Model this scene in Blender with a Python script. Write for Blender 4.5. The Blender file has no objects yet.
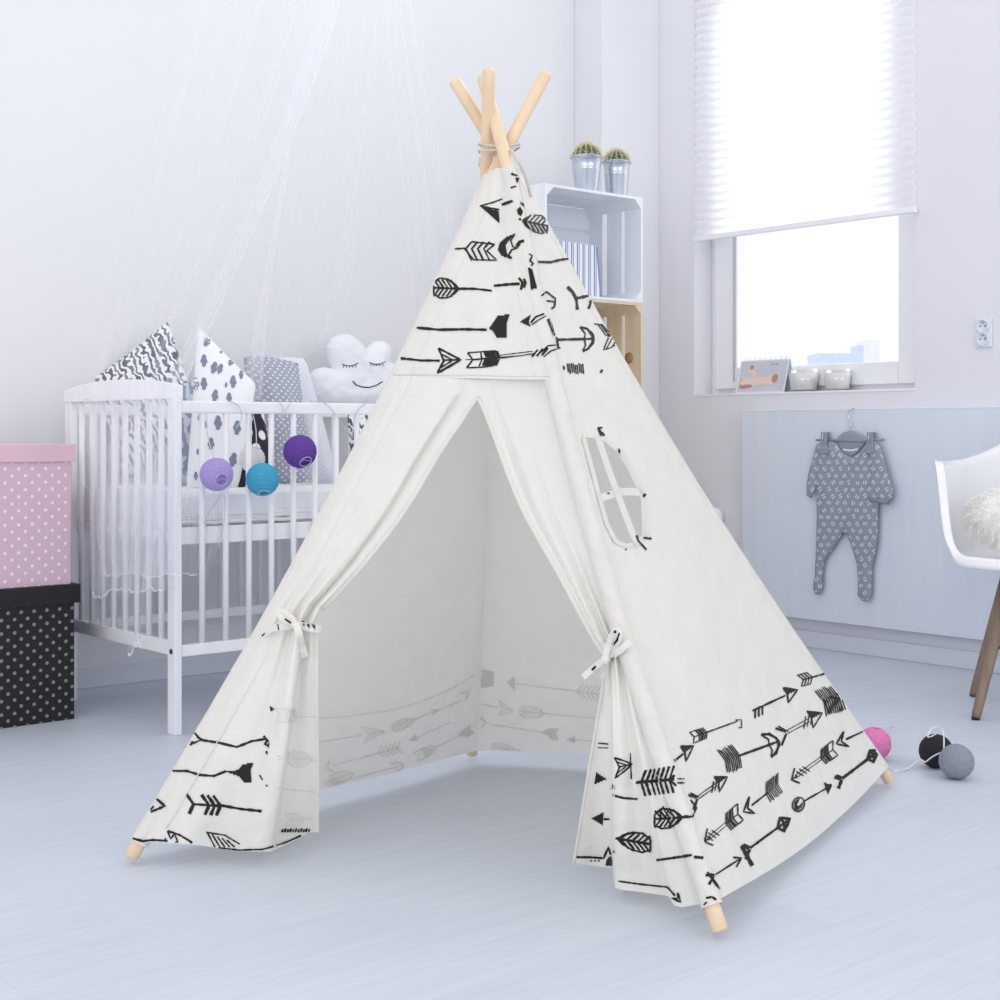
import bpy, bmesh, math, random
from mathutils import Vector, Matrix, noise
from mathutils.bvhtree import BVHTree
random.seed(7)
PI = math.pi
COL = bpy.context.scene.collection
scene = bpy.context.scene

# ---------------------------------------------------------------- camera frame
FX = 1450.0; HZ = 433.0; EYE = 0.85
ANG = math.atan2(.649, .761)
RT = Vector((math.cos(ANG), -math.sin(ANG), 0)); FW = Vector((math.sin(ANG), math.cos(ANG), 0))
CAM = Vector((-4.674, -4.571, EYE))
def P(px, py, d):                       # photo point at a distance along the view axis
    return CAM + RT*((px-500)/FX*d) + FW*d + Vector((0, 0, (HZ-py)/FX*d))
def ray(px, py): return (P(px, py, 1.0)-CAM)
def PF(px, py, z=0.0):                  # on a horizontal plane
    return P(px, py, (EYE-z)*FX/(py-HZ))
def PP(px, py, pt, n):                  # on any plane
    r = ray(px, py); t = (Vector(pt)-CAM).dot(n)/r.dot(n); return CAM+r*t
def PX(px, py, x): return PP(px, py, Vector((x, 0, 0)), Vector((1, 0, 0)))
def PY(px, py, y): return PP(px, py, Vector((0, y, 0)), Vector((0, 1, 0)))
def pix(p):
    v = p-CAM; d = v.dot(FW); return (500+FX*v.dot(RT)/d, HZ-FX*v.z/d, d)

# ---------------------------------------------------------------- materials
def s2l(c):
    return tuple(((v/255)/12.92 if v/255 <= .04045 else ((v/255+.055)/1.055)**2.4) for v in c)
class NT:
    def __init__(s, name):
        s.m = bpy.data.materials.new(name); s.m.use_nodes = True
        s.t = s.m.node_tree; s.n = s.t.nodes; s.l = s.t.links
        s.bsdf = s.n['Principled BSDF']; s.out = s.n['Material Output']
    def add(s, typ, **kw):
        nd = s.n.new(typ)
        for k, v in kw.items(): setattr(nd, k, v)
        return nd
    def link(s, a, b): s.l.new(a, b)
    def coord(s, kind='Object', scale=(1, 1, 1), rot=(0, 0, 0)):
        tc = s.add('ShaderNodeTexCoord'); mp = s.add('ShaderNodeMapping')
        mp.inputs['Scale'].default_value = scale; mp.inputs['Rotation'].default_value = rot
        s.link(tc.outputs[kind], mp.inputs['Vector']); return mp.outputs['Vector']
    def noise(s, vec, scale=5, detail=3, rough=.5):
        nd = s.add('ShaderNodeTexNoise'); nd.inputs['Scale'].default_value = scale
        nd.inputs['Detail'].default_value = detail; nd.inputs['Roughness'].default_value = rough
        s.link(vec, nd.inputs['Vector']); return nd.outputs['Fac']
    def ramp(s, fac, stops):
        r = s.add('ShaderNodeValToRGB'); e = r.color_ramp.elements
        while len(e) < len(stops): e.new(.5)
        for i, (p, c) in enumerate(stops):
            e[i].position = p; e[i].color = (*c, 1)
        s.link(fac, r.inputs['Fac']); return r.outputs['Color']
    def bump(s, h, strength=.2, dist=.01):
        b = s.add('ShaderNodeBump'); b.inputs['Strength'].default_value = strength
        b.inputs['Distance'].default_value = dist; s.link(h, b.inputs['Height']); return b.outputs['Normal']
    def base(s, col, rough=.5, metal=0):
        if isinstance(col, tuple): s.bsdf.inputs['Base Color'].default_value = (*col, 1)
        else: s.link(col, s.bsdf.inputs['Base Color'])
        s.bsdf.inputs['Roughness'].default_value = rough; s.bsdf.inputs['Metallic'].default_value = metal

def mat_simple(name, c, rough=.5, metal=0, var=.04, scale=8, bump=0.0, stretch=(1, 1, 1)):
    t = NT(name); l = s2l(c); v = t.coord(scale=stretch); n = t.noise(v, scale, 4)
    a = tuple(x*(1-var) for x in l); b = tuple(min(1, x*(1+var)) for x in l)
    t.base(t.ramp(n, [(.3, a), (.7, b)]), rough, metal)
    if bump: t.link(t.bump(n, bump, .01), t.bsdf.inputs['Normal'])
    return t.m
def mat_wood(name, c1, c2, rough=.5, axis='Z', scale=1.0, rot=(0, 0, 0)):
    t = NT(name); sc = {'Z': (30, 30, 2.2), 'X': (2.2, 30, 30), 'Y': (30, 2.2, 30)}[axis]
    v = t.coord(scale=tuple(x*scale for x in sc), rot=rot)
    n = t.noise(v, 1.2, 5, .6)
    t.base(t.ramp(n, [(.3, s2l(c1)), (.7, s2l(c2))]), rough)
    t.link(t.bump(n, .15, .003), t.bsdf.inputs['Normal'])
    return t.m
def mat_cloth(name, c, trans=.3, ripple=.12, var=.02, scale=6):
    t = NT(name); l = s2l(c); v = t.coord()
    n = t.noise(v, scale, 3); w = t.noise(v, 420, 1)
    col = t.ramp(n, [(.3, tuple(x*(1-var) for x in l)), (.7, tuple(min(1, x*(1+var)) for x in l))])
    d = t.add('ShaderNodeBsdfDiffuse'); tr = t.add('ShaderNodeBsdfTranslucent'); mx = t.add('ShaderNodeMixShader')
    mx.inputs[0].default_value = trans
    t.link(col, d.inputs['Color']); t.link(col, tr.inputs['Color'])
    b2 = t.bump(n, ripple, .03); bb = t.add('ShaderNodeBump'); bb.inputs['Strength'].default_value = .12
    bb.inputs['Distance'].default_value = .001; t.link(w, bb.inputs['Height']); t.link(b2, bb.inputs['Normal'])
    t.link(bb.outputs['Normal'], d.inputs['Normal'])
    t.link(d.outputs[0], mx.inputs[1]); t.link(tr.outputs[0], mx.inputs[2])
    t.link(mx.outputs[0], t.out.inputs['Surface']); t.n.remove(t.bsdf)
    return t.m
def dots_fac(t, spacing, r, axes='XZ'):
    cell = spacing/math.sqrt(2)
    tc = t.add('ShaderNodeTexCoord'); sp = t.add('ShaderNodeSeparateXYZ'); cb = t.add('ShaderNodeCombineXYZ')
    t.link(tc.outputs['Object'], sp.inputs[0])
    t.link(sp.outputs[axes[0]], cb.inputs['X']); t.link(sp.outputs[axes[1]], cb.inputs['Y'])
    mp = t.add('ShaderNodeMapping'); mp.inputs['Rotation'].default_value = (0, 0, PI/4)
    mp.inputs['Scale'].default_value = (1/cell,)*3
    t.link(cb.outputs[0], mp.inputs['Vector'])
    fr = t.add('ShaderNodeVectorMath', operation='FRACTION'); t.link(mp.outputs[0], fr.inputs[0])
    sb = t.add('ShaderNodeVectorMath', operation='SUBTRACT'); sb.inputs[1].default_value = (.5, .5, 0)
    t.link(fr.outputs[0], sb.inputs[0])
    ml = t.add('ShaderNodeVectorMath', operation='MULTIPLY'); ml.inputs[1].default_value = (1, 1, 0)
    t.link(sb.outputs[0], ml.inputs[0])
    ln = t.add('ShaderNodeVectorMath', operation='LENGTH'); t.link(ml.outputs[0], ln.inputs[0])
    lt = t.add('ShaderNodeMath', operation='LESS_THAN'); lt.inputs[1].default_value = r/cell
    t.link(ln.outputs['Value'], lt.inputs[0]); return lt.outputs[0]
def mat_dots(name, bg, fg, spacing, r, axes='XZ', rough=.6):
    t = NT(name); f = dots_fac(t, spacing, r, axes)
    t.base(t.ramp(f, [(.0, s2l(bg)), (1, s2l(fg))]), rough); return t.m
def mat_zebra(name, bg, fg, scale=26, dist=6, rot=(0, .6, .3), thr=.55):
    t = NT(name); v = t.coord(rot=rot)
    w = t.add('ShaderNodeTexWave'); w.inputs['Scale'].default_value = scale/6; w.inputs['Distortion'].default_value = dist
    w.inputs['Detail'].default_value = 1.5; w.inputs['Detail Scale'].default_value = 2.2
    t.link(v, w.inputs['Vector'])
    t.base(t.ramp(w.outputs['Fac'], [(thr-.04, s2l(bg)), (thr+.04, s2l(fg))]), .8); return t.m

M = {}
M['paint_left'] = mat_simple('left_wall_paint', (231, 232, 237), .7, var=.008, scale=1.2)
M['paint_right'] = mat_simple('right_wall_paint', (231, 231, 238), .7, var=.008, scale=1.2)
M['trim'] = mat_simple('baseboard_paint', (218, 224, 235), .45, var=.01)
M['white_wood'] = mat_wood('white_lacquered_wood', (240, 241, 246), (246, 247, 250), .35, 'Z', .5)
M['pvc'] = mat_simple('window_plastic', (244, 245, 250), .35, var=.005)
M['pole'] = mat_wood('pine_pole', (226, 198, 164), (238, 214, 184), .5, 'Z', .6)
M['fabric'] = mat_cloth('canvas', (244, 242, 237), .31, .5, .012, 12)
M['pocket'] = mat_cloth('canvas_pocket', (231, 228, 223), .12, .35, .02, 22)
M['ink'] = mat_simple('black_print', (22, 20, 22), .8, var=.3, scale=60)
M['bleed'] = mat_cloth('print_seen_through_canvas', (228, 226, 222), .3, 0)
M['inkgrey'] = mat_simple('grey_print', (112, 112, 116), .8, var=.2, scale=60)
M['rope'] = mat_simple('jute_cord', (205, 200, 190), .8, var=.1, scale=80)
M['rail_white'] = M['white_wood']

def mat_floor():
    t = NT('whitened_floorboards'); v = t.coord()
    br = t.add('ShaderNodeTexBrick'); br.offset = .37
    br.inputs['Scale'].default_value = 1; br.inputs['Brick Width'].default_value = 1.9; br.inputs['Row Height'].default_value = .19
    br.inputs['Mortar Size'].default_value = .0012; br.inputs['Mortar Smooth'].default_value = .3
    br.inputs['Color1'].default_value = (*s2l((205, 212, 224)), 1); br.inputs['Color2'].default_value = (*s2l((211, 217, 228)), 1)
    br.inputs['Mortar'].default_value = (*s2l((199, 206, 218)), 1)
    t.link(v, br.inputs['Vector'])
    g = t.noise(t.coord(scale=(1.3, 34, 1)), 2.2, 8, .7)
    g2 = t.noise(t.coord(scale=(.8, 2.2, 1)), 1.5, 2)
    mx = t.add('ShaderNodeMix', data_type='RGBA', blend_type='MULTIPLY'); mx.inputs[0].default_value = .6
    t.link(br.outputs['Color'], mx.inputs[6])
    t.link(t.ramp(g, [(.36, (.86, .875, .90)), (.60, (1, 1, 1))]), mx.inputs[7])
    m2 = t.add('ShaderNodeMix', data_type='RGBA', blend_type='MULTIPLY'); m2.inputs[0].default_value = .5
    t.link(mx.outputs[2], m2.inputs[6]); t.link(t.ramp(g2, [(.3, (.93, .94, .96)), (.65, (1, 1, 1))]), m2.inputs[7])
    t.base(m2.outputs[2], .42)
    t.bsdf.inputs['Specular IOR Level'].default_value = .35
    t.link(t.bump(g, .05, .002), t.bsdf.inputs['Normal'])
    return t.m
M['floor'] = mat_floor()

# ---------------------------------------------------------------- mesh builder
class MB:
    def __init__(s): s.v = []; s.f = []; s.m = []; s.uv = {}
    def add(s, vs, fs, mi=0):
        b = len(s.v); s.v += [Vector(p) for p in vs]
        for f in fs: s.f.append([b+i for i in f]); s.m.append(mi)
        return b
    def box(s, c, size, rot=None, mi=0):
        hx, hy, hz = (q/2 for q in size); pts = []
        for x in (-hx, hx):
            for y in (-hy, hy):
                for z in (-hz, hz):
                    p = Vector((x, y, z))
                    if rot is not None: p = rot @ p
                    pts.append(p+Vector(c))
        s.add(pts, [(0, 1, 3, 2), (4, 6, 7, 5), (0, 4, 5, 1), (2, 3, 7, 6), (0, 2, 6, 4), (1, 5, 7, 3)], mi)
    def box2(s, a, b, mi=0):
        a = Vector(a); b = Vector(b); s.box((a+b)/2, [abs(q) for q in (b-a)], None, mi)
    def tube(s, pts, r, n=12, mi=0, cap=True, flat=None):
        pts = [Vector(p) for p in pts]; N = len(pts)
        rs = r if isinstance(r, (list, tuple)) else [r]*N
        rings = []; prev = None
        for i, p in enumerate(pts):
            t = (pts[min(i+1, N-1)]-pts[max(i-1, 0)]).normalized()
            a = prev if prev is not None else (Vector((0, 0, 1)) if abs(t.z) < .9 else Vector((1, 0, 0)))
            x = (a-t*a.dot(t)); x = x.normalized() if x.length > 1e-6 else t.orthogonal().normalized()
            y = t.cross(x); prev = x
            fl = flat or 1
            rings.append([p+x*math.cos(2*PI*k/n)*rs[i]+y*math.sin(2*PI*k/n)*rs[i]*fl for k in range(n)])
        vs = [q for g in rings for q in g]; fs = []
        for i in range(N-1):
            for k in range(n):
                k2 = (k+1) % n
                fs.append((i*n+k, i*n+k2, (i+1)*n+k2, (i+1)*n+k))
        if cap: fs.append(tuple(range(n-1, -1, -1))); fs.append(tuple((N-1)*n+k for k in range(n)))
        s.add(vs, fs, mi)
    def lathe(s, c, prof, n=24, mi=0, axis=None):
        c = Vector(c); q = Vector((0, 0, 1)).rotation_difference(Vector(axis)) if axis else None
        vs = []
        for (r, z) in prof:
            for k in range(n):
                p = Vector((r*math.cos(2*PI*k/n), r*math.sin(2*PI*k/n), z))
                if q: p = q @ p
                vs.append(p+c)
        fs = []
        for i in range(len(prof)-1):
            for k in range(n):
                k2 = (k+1) % n; fs.append((i*n+k, i*n+k2, (i+1)*n+k2, (i+1)*n+k))
        s.add(vs, fs, mi)
    def grid(s, fn, nu, nv, mi=0, keep=None, uv=False):
        b = len(s.v)
        for j in range(nv+1):
            for i in range(nu+1): s.v.append(Vector(fn(i/nu, j/nv)))
        for j in range(nv):
            for i in range(nu):
                q = [b+j*(nu+1)+i, b+j*(nu+1)+i+1, b+(j+1)*(nu+1)+i+1, b+(j+1)*(nu+1)+i]
                if keep and not keep((s.v[q[0]]+s.v[q[2]])/2): continue
                if uv: s.uv[len(s.f)] = [(i/nu, j/nv), ((i+1)/nu, j/nv), ((i+1)/nu, (j+1)/nv), (i/nu, (j+1)/nv)]
                s.f.append(q); s.m.append(mi)
    def build(s, name, mats, parent=None, smooth=False, bevel=0, org=None, solid=0, sub=0):
        if not isinstance(mats, (list, tuple)): mats = [mats]
        o0 = Vector((0, 0, 0)); p = parent
        while p is not None: o0 += p.location; p = p.parent
        o = Vector(org)-o0 if org is not None else Vector((0, 0, 0))
        me = bpy.data.meshes.new(name)
        me.from_pydata([tuple(v-o0-o) for v in s.v], [], s.f)
        for m in mats: me.materials.append(m)
        for i, pl in enumerate(me.polygons): pl.material_index = s.m[i]; pl.use_smooth = smooth
        if s.uv:
            ul = me.uv_layers.new(name='UVMap')
            for i, pl in enumerate(me.polygons):
                if i in s.uv:
                    for k, li in enumerate(pl.loop_indices): ul.data[li].uv = s.uv[i][k]
        me.update()
        ob = bpy.data.objects.new(name, me); COL.objects.link(ob); ob.location = o
        if parent: ob.parent = parent
        if bevel:
            bm = bmesh.new(); bm.from_mesh(me)
            es = [e for e in bm.edges if len(e.link_faces) == 2 and e.calc_face_angle(0) > .6]
            bmesh.ops.bevel(bm, geom=es, offset=bevel, segments=2, affect='EDGES', profile=.5); bm.to_mesh(me); bm.free()
        if solid:
            md = ob.modifiers.new('thickness', 'SOLIDIFY'); md.thickness = solid; md.offset = 0
        if sub:
            md = ob.modifiers.new('smooth', 'SUBSURF'); md.levels = sub; md.render_levels = sub
        return ob
def tag(o, label=None, cat=None, group=None, kind=None):
    if label: o['label'] = label
    if cat: o['category'] = cat
    if group: o['group'] = group
    if kind: o['kind'] = kind
    return o
def thing(name, loc, label, cat, group=None):
    o = bpy.data.objects.new(name, None); COL.objects.link(o); o.location = loc
    o.empty_display_size = .1
    return tag(o, label, cat, group)
def lerp(a, b, t): return a+(b-a)*t
def interp(x, ks):
    if x <= ks[0][0]: return ks[0][1]
    for (x0, y0), (x1, y1) in zip(ks, ks[1:]):
        if x <= x1: return y0+(y1-y0)*(x-x0)/(x1-x0)
    return ks[-1][1]
def smooth_interp(x, ks):
    if x <= ks[0][0]: return ks[0][1]
    for (x0, y0), (x1, y1) in zip(ks, ks[1:]):
        if x <= x1:
            t = (x-x0)/(x1-x0); t = t*t*(3-2*t); return y0+(y1-y0)*t
    return ks[-1][1]
def in_poly(x, y, poly):
    c = False; n = len(poly); j = n-1
    for i in range(n):
        xi, yi = poly[i]; xj, yj = poly[j]
        if (yi > y) != (yj > y) and x < (xj-xi)*(y-yi)/(yj-yi)+xi: c = not c
        j = i
    return c
def catmull(pts, n=8):
    pts = [Vector(p) for p in pts]; out = []
    for i in range(len(pts)-1):
        p0 = pts[max(i-1, 0)]; p1 = pts[i]; p2 = pts[i+1]; p3 = pts[min(i+2, len(pts)-1)]
        for k in range(n):
            t = k/n
            out.append(.5*((2*p1)+(-p0+p2)*t+(2*p0-5*p1+4*p2-p3)*t*t+(-p0+3*p1-3*p2+p3)*t**3))
    out.append(pts[-1]); return out

# ---------------------------------------------------------------- prints laid on real surfaces
class Printer:
    """lays ink strips on cloth surfaces, each strip going to the mesh it lies on"""
    def __init__(s, parts):                      # parts: list of MB
        s.parts = parts; vs = []; fs = []; s.own = []
        for k, mb in enumerate(parts):
            b = len(vs); vs += mb.v
            for f in mb.f: fs.append([b+i for i in f]); s.own.append(k)
        s.bvh = BVHTree.FromPolygons(vs, fs)
    def hit(s, x, y, off=.0014):
        r = ray(x, y).normalized(); loc, nrm, idx, dist = s.bvh.ray_cast(CAM, r)
        if loc is None: return None
        if nrm.dot(r) > 0: nrm = -nrm
        return loc+nrm*off, s.own[idx]
    def stroke(s, pts, w=2.2, mi=1, step=2.5, jit=.25, taper=False, off=.0014):
        P_ = []
        for (a, b) in zip(pts, pts[1:]):
            L = math.hypot(b[0]-a[0], b[1]-a[1]); n = max(1, int(L/step))
            for k in range(n): P_.append((lerp(a[0], b[0], k/n), lerp(a[1], b[1], k/n)))
        P_.append(pts[-1]); N = len(P_); prev = None
        for i, (x, y) in enumerate(P_):
            a = P_[max(i-1, 0)]; b = P_[min(i+1, N-1)]
            dx, dy = b[0]-a[0], b[1]-a[1]; L = math.hypot(dx, dy) or 1; nx, ny = -dy/L, dx/L
            ww = w/2*(1+random.uniform(-jit, jit))
            if taper: ww *= .5+.5*math.sin(PI*i/max(1, N-1))
            h1 = s.hit(x+nx*ww, y+ny*ww, off); h2 = s.hit(x-nx*ww, y-ny*ww, off)
            cur = (h1, h2) if h1 and h2 and (h1[0]-h2[0]).length < .035 else None
            if cur and prev and (prev[0][0]-cur[0][0]).length < .045:
                mb = s.parts[cur[0][1]]
                mb.add([prev[0][0], cur[0][0], cur[1][0], prev[1][0]], [(0, 1, 2, 3)], mi)
            prev = cur
    def fill(s, poly, mi=1, dens=1.3, jit=0):
        y0 = min(p[1] for p in poly); y1 = max(p[1] for p in poly); y = y0+dens/2
        while y < y1:
            xs = []
            for (a, b) in zip(poly, poly[1:]+poly[:1]):
                if (a[1] > y) != (b[1] > y): xs.append(a[0]+(y-a[1])*(b[0]-a[0])/(b[1]-a[1]))
            xs.sort()
            for a, b in zip(xs[::2], xs[1::2]):
                if b-a > .4: s.stroke([(a+random.uniform(0, jit), y), (b-random.uniform(0, jit), y)], dens*1.12, mi, jit=0)
            y += dens
    # ---- arrows
    def arrow(s, x1, y1, x2, y2, tail, head, h=7, w=2.2, mi=1, perp=None, wav=0, dbl=False, k=1.0):
        L = math.hypot(x2-x1, y2-y1); e = ((x2-x1)/L, (y2-y1)/L)
        p = perp or (-e[1], e[0])
        def T(a, b): return (x1+e[0]*a+p[0]*b*h, y1+e[1]*a+p[1]*b*h)
        def ln(pts, ww=w, tp=False): s.stroke([T(*q) for q in pts], ww, mi, taper=tp)
        def loop(pts, ww=w): ln(pts+[pts[0]], ww)
        def fl(pts): s.fill([T(*q) for q in pts], mi)
        a0 = {'chev': 26, 'chevout': 24, 'leaf': 24, 'hatch': 14, 'comb': 24, 'box': 22, 'ball': 16, 'fish': 14,
              'barbs': 30, 'y': 9, 'halfchev': 12, 'none': 0}.get(tail, 0)*k
        b0 = {'tri': 14, 'half': 14, 'notch': 24, 'open': 6, 'bow': 16, 'fish': 14, 'crescent': 14, 'diamond': 15,
              'small': 9, 'v': 10, 'hook': 6, 'none': 0}.get(head, 0)*k
        sh = [(a0, 0)]
        n = 6
        for i in range(1, n): sh.append((lerp(a0, L-b0, i/n), wav*math.sin(i*2*PI/n)/h))
        sh.append((L-b0*.95, 0))
        if L-b0 > a0+2:
            if dbl:
                ln([(a, b-.18) for a, b in sh], w*.5); ln([(a, b+.18) for a, b in sh], w*.5)
                m = (a0+L)/2
                for q in (0, 4, 8): ln([(m+q-3, .55), (m+q+3, -.55)], w*.7)
            else: ln(sh, w)
        if tail in ('chev', 'chevout'):
            m = 4
            for i in range(m):
                a = 5*k+i*5.2*k
                ln([(a-5*k, -1), (a+2*k, -.05), (a-5*k, 1)], w*.75)
            ln([(0, -1), (m*5.2*k-5*k, -1)], w*.6); ln([(0, 1), (m*5.2*k-5*k, 1)], w*.6); ln([(5*k, 0), (a0, 0)], w*.8)
        if tail == 'leaf':
            loop([(0, -.5), (6*k, -1), (14*k, -.9), (21*k, -.45), (25*k, 0), (21*k, .5), (14*k, .95), (6*k, 1), (0, .6)], w*.8)
            for i in range(5):
                a = 4*k+i*4.2*k; ln([(a-4*k, -.85), (a+2*k, 0), (a-4*k, .85)], w*.8)
            ln([(0, 0), (a0, 0)], w)
        if tail == 'hatch':
            for i in range(9):
                a = i*1.7*k; ln([(a-1*k, -1.05+random.uniform(-.1, .1)), (a+3*k, 0), (a+1*k, 1.05+random.uniform(-.1, .1))], w*.5)
        if tail == 'comb':
            for i in range(5):
                a = 3*k+i*4.5*k; ln([(a-4*k, -1), (a+2*k, 0)], w*1.1); ln([(a+2*k, 0), (a-4*k, 1)], w*1.1)
            ln([(0, 0), (a0, 0)], w)
        if tail == 'barbs':
            for a in (4, 20, 26, 32):
                ln([((a-6)*k, -1), (a*k, 0), ((a-6)*k, 1)], w*1.3)
            ln([(3*k, 0), (32*k, 0)], w*1.1)
        if tail == 'box':
            loop([(0, -.95), (12*k, -.95), (16*k, 0), (12*k, .95), (0, .95), (4*k, 0)], w*.8); ln([(4*k, 0), (22*k, 0)], w*.7)
            ln([(8*k, -.95), (11*k, 0), (8*k, .95)], w*.6)
            for i in range(5):
                a = (10+i*2.5)*k; ln([(a-2*k, -1), (a+2*k, 0), (a-2*k, 1)], w*.8)
        if tail == 'ball':
            for i in range(9):
                q = PI*i/9; c = 8*k
                ln([(c+c*math.cos(q), math.sin(q)), (c+c*math.cos(q+2.6), math.sin(q+2.6))], w*.55)
            loop([(8*k+8*k*math.cos(q/5*PI), math.sin(q/5*PI)) for q in range(10)], w*.7)
        if tail == 'fish': fl([(14*k, -.12), (6*k, -.75), (0, -1), (2.5*k, -.1), (0, 1), (7*k, .7), (14*k, .12)])
        if tail == 'y':
            ln([(0, -1), (8*k, -.1)], w*1.3); ln([(0, 1), (8*k, .1)], w*1.3); ln([(3*k, -1.05), (10*k, 0)], w*.9)
        if tail == 'halfchev':
            for i in range(3): ln([(i*4*k, 1), (i*4*k+3*k, 0)], w*.8)
            ln([(0, 0), (13*k, 0)], w)
        X = L
        if head == 'tri': loop([(X-14*k, -1), (X, 0), (X-14*k, 1), (X-11*k, 0)]); fl([(X-14*k, -1), (X, 0), (X-14*k, 1), (X-11*k, 0)])
        if head == 'half':
            loop([(X-13*k, -1), (X, 0), (X-13*k, 1), (X-11*k, 0)], w*.8); fl([(X-13*k, -1), (X, 0), (X-11*k, 0)])
        if head == 'notch':
            loop([(X-22*k, -1.1), (X, 0), (X-24*k, 1.2), (X-17*k, .05)]); ln([(X-17*k, 0), (X-2, 0)], w*.9)
            ln([(X-19*k, -.55), (X-9*k, -.05)], w*.7); ln([(X-20*k, .65), (X-9*k, .1)], w*.7)
        if head == 'open': ln([(X-9*k, -1), (X, 0), (X-9*k, 1)]); ln([(X-9*k, 0), (X, 0)])
        if head == 'v': loop([(X-10*k, -1), (X, 0), (X-10*k, 1), (X-5*k, 0)], w)
        if head == 'small': fl([(X-9*k, -.9), (X, 0), (X-9*k, .9)])
        if head == 'fish': fl([(X-14*k, -.12), (X-7*k, -.8), (X+3*k, -1), (X, -.1), (X+3*k, .9), (X-6*k, 1), (X-7*k, .6), (X-14*k, .12)])
        if head in ('crescent', 'bow'):
            arc = [(X-12*k, -1), (X-5*k, -.85), (X, -.35), (X+1, 0), (X, .35), (X-5*k, .85), (X-10*k, 1)]
            ln(arc, w*1.2); ln([(X-12*k, -1), (X-7*k, -.45), (X-8*k, 0), (X-7*k, .5), (X-10*k, 1)], w*.7); ln([(X-14*k, 0), (X, 0)])
        if head == 'diamond':
            loop([(X-15*k, 0), (X-9*k, -1), (X+2*k, 0), (X-9*k, 1)], w*1.1); ln([(X-15*k, 0), (X+2, 0)]); ln([(X-9*k, -1), (X-6*k, 0), (X-9*k, 1)], w)
        if head == 'hook': ln([(X-8*k, -.3), (X, 0), (X-3*k, 1.2), (X-7*k, 1.1)], w*.8)
# ================================================================ THE TEEPEE
tent = thing('play_teepee', PF(505, 820), 'white canvas play teepee with black arrow print, standing on four wooden poles', 'teepee')
POLE_R = .0142
# foot pixel, crossing pixel at y=150, depth there, top pixel y, bow (m)
poles = {'FL': ((130.5, 858), 150, 3.205, 73, .032), 'FR': ((721, 932), 150, 3.16, 76, -.034),
         'R': ((890, 781), 150, 3.262, 79.5, -.036), 'B': ((472, 755), 150, 3.222, 68, .010)}
tops = {'FL': 546.5, 'FR': 482.5, 'R': 453.5, 'B': 489}
AX = {}
for k, (ft, yc, dc, yt, bow) in poles.items():
    F = PF(ft[0], ft[1], .012)
    xc = ft[0]+(tops[k]-ft[0])*(ft[1]-yc)/(ft[1]-yt)
    X = P(xc, yc, dc)
    lo, hi = 1.0, 1.4
    for _ in range(40):
        m = (lo+hi)/2
        if pix(F+(X-F)*m)[1] > yt: lo = m
        else: hi = m
    AX[k] = (F, X, lo, bow)
def axis(k, t):
    F, X, T, bow = AX[k]
    p = F+(X-F)*t
    if t < .95: p = p+RT*bow*math.sin(PI*t/.95)
    return p
def t_at(k, py):
    lo, hi = -.02, 1.2
    for _ in range(36):
        m = (lo+hi)/2
        if pix(axis(k, m))[1] > py: lo = m
        else: hi = m
    return lo
for k in ('FL', 'FR', 'R', 'B'):
    mb = MB(); T = AX[k][2]; d = (axis(k, T)-axis(k, T-.02)).normalized()
    pts = [axis(k, T*i/40) for i in range(41)]; rs = [POLE_R]*41
    e = pts[-1]; pts[-1] = e-d*.006; pts += [e-d*.003, e]; rs[-1] = POLE_R; rs += [POLE_R*.86, POLE_R*.5]
    f = pts[0]; d0 = (pts[1]-f).normalized(); pts = [f, f+d0*.004]+pts[1:]; rs = [POLE_R*.7, POLE_R]+rs[1:]
    mb.tube(pts, rs, 16); mb.build('pole', M['pole'], tent, True)

# ---- canvas surfaces
SL = .0185
sleeves = {}
for k, y0, y1 in (('FL', 843, 178), ('FR', 906, 170), ('R', 769, 182), ('B', 741, 184)):
    mb = MB(); ta, tb = t_at(k, y0), t_at(k, y1)
    pts = []; rs = []
    for i in range(121):
        t = lerp(ta, tb, i/120); pts.append(axis(k, t))
        rs.append(SL+.0006*noise.noise(Vector((t*40, ord(k[0]), 0)))-(.001 if t > .85 else 0))
    mb.tube(pts, rs, 20, cap=False); sleeves[k] = mb
def nrm(a, b, c):
    n = (b-a).cross(c-a).normalized(); return n
cen = sum((AX[k][0] for k in AX), Vector())/4+Vector((0, 0, .5))
def outn(k1, k2):
    n = nrm(AX[k1][0], AX[k2][0], (AX[k1][1]+AX[k2][1])/2)
    return n if n.dot(AX[k1][0]-cen) > 0 else -n
N_F, N_S, N_BL, N_BR = outn('FL', 'FR'), outn('FR', 'R'), outn('FL', 'B'), outn('B', 'R')
def panel(k1, k2, ya, yb, n, off=.0183, wr=.004, sag=0, seed=0, bulge=0.0):
    def fn(u, v):
        t1 = t_at_c(k1, lerp(ya[0], yb[0], v)); t2 = t_at_c(k2, lerp(ya[1], yb[1], v))
        a, b = axis(k1, t1), axis(k2, t2)
        if k1 == 'B': a = a-(N_BL+N_BR)*.0215-n*off
        if k2 == 'B': b = b-(N_BL+N_BR)*.0215-n*off
        p = a+(b-a)*u
        w = math.sin(PI*u)
        q = p+n*(off+wr*w*1.5*noise.noise(Vector((u*3.5+seed, v*1.3, 0)))+bulge*w*math.sin(PI*v))
        q.z -= sag*w*max(0, (v-.75)/.25)**2
        return q
    return fn
_c = {}
def t_at_c(k, y):
    key = (k, round(y*4)); 
    if key not in _c: _c[key] = t_at(k, key[1]/4)
    return _c[key]
front = MB(); front.grid(panel('FL', 'FR', (176, 170), (381, 383), N_F, wr=.006, seed=2), 60, 60)
# stitched hem under the printed top
hem_pts = [panel('FL', 'FR', (176, 170), (381, 383), N_F, wr=.006, seed=2)(i/40, .985)+N_F*.001 for i in range(41)]
front.tube(hem_pts, .0016, 6)
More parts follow.
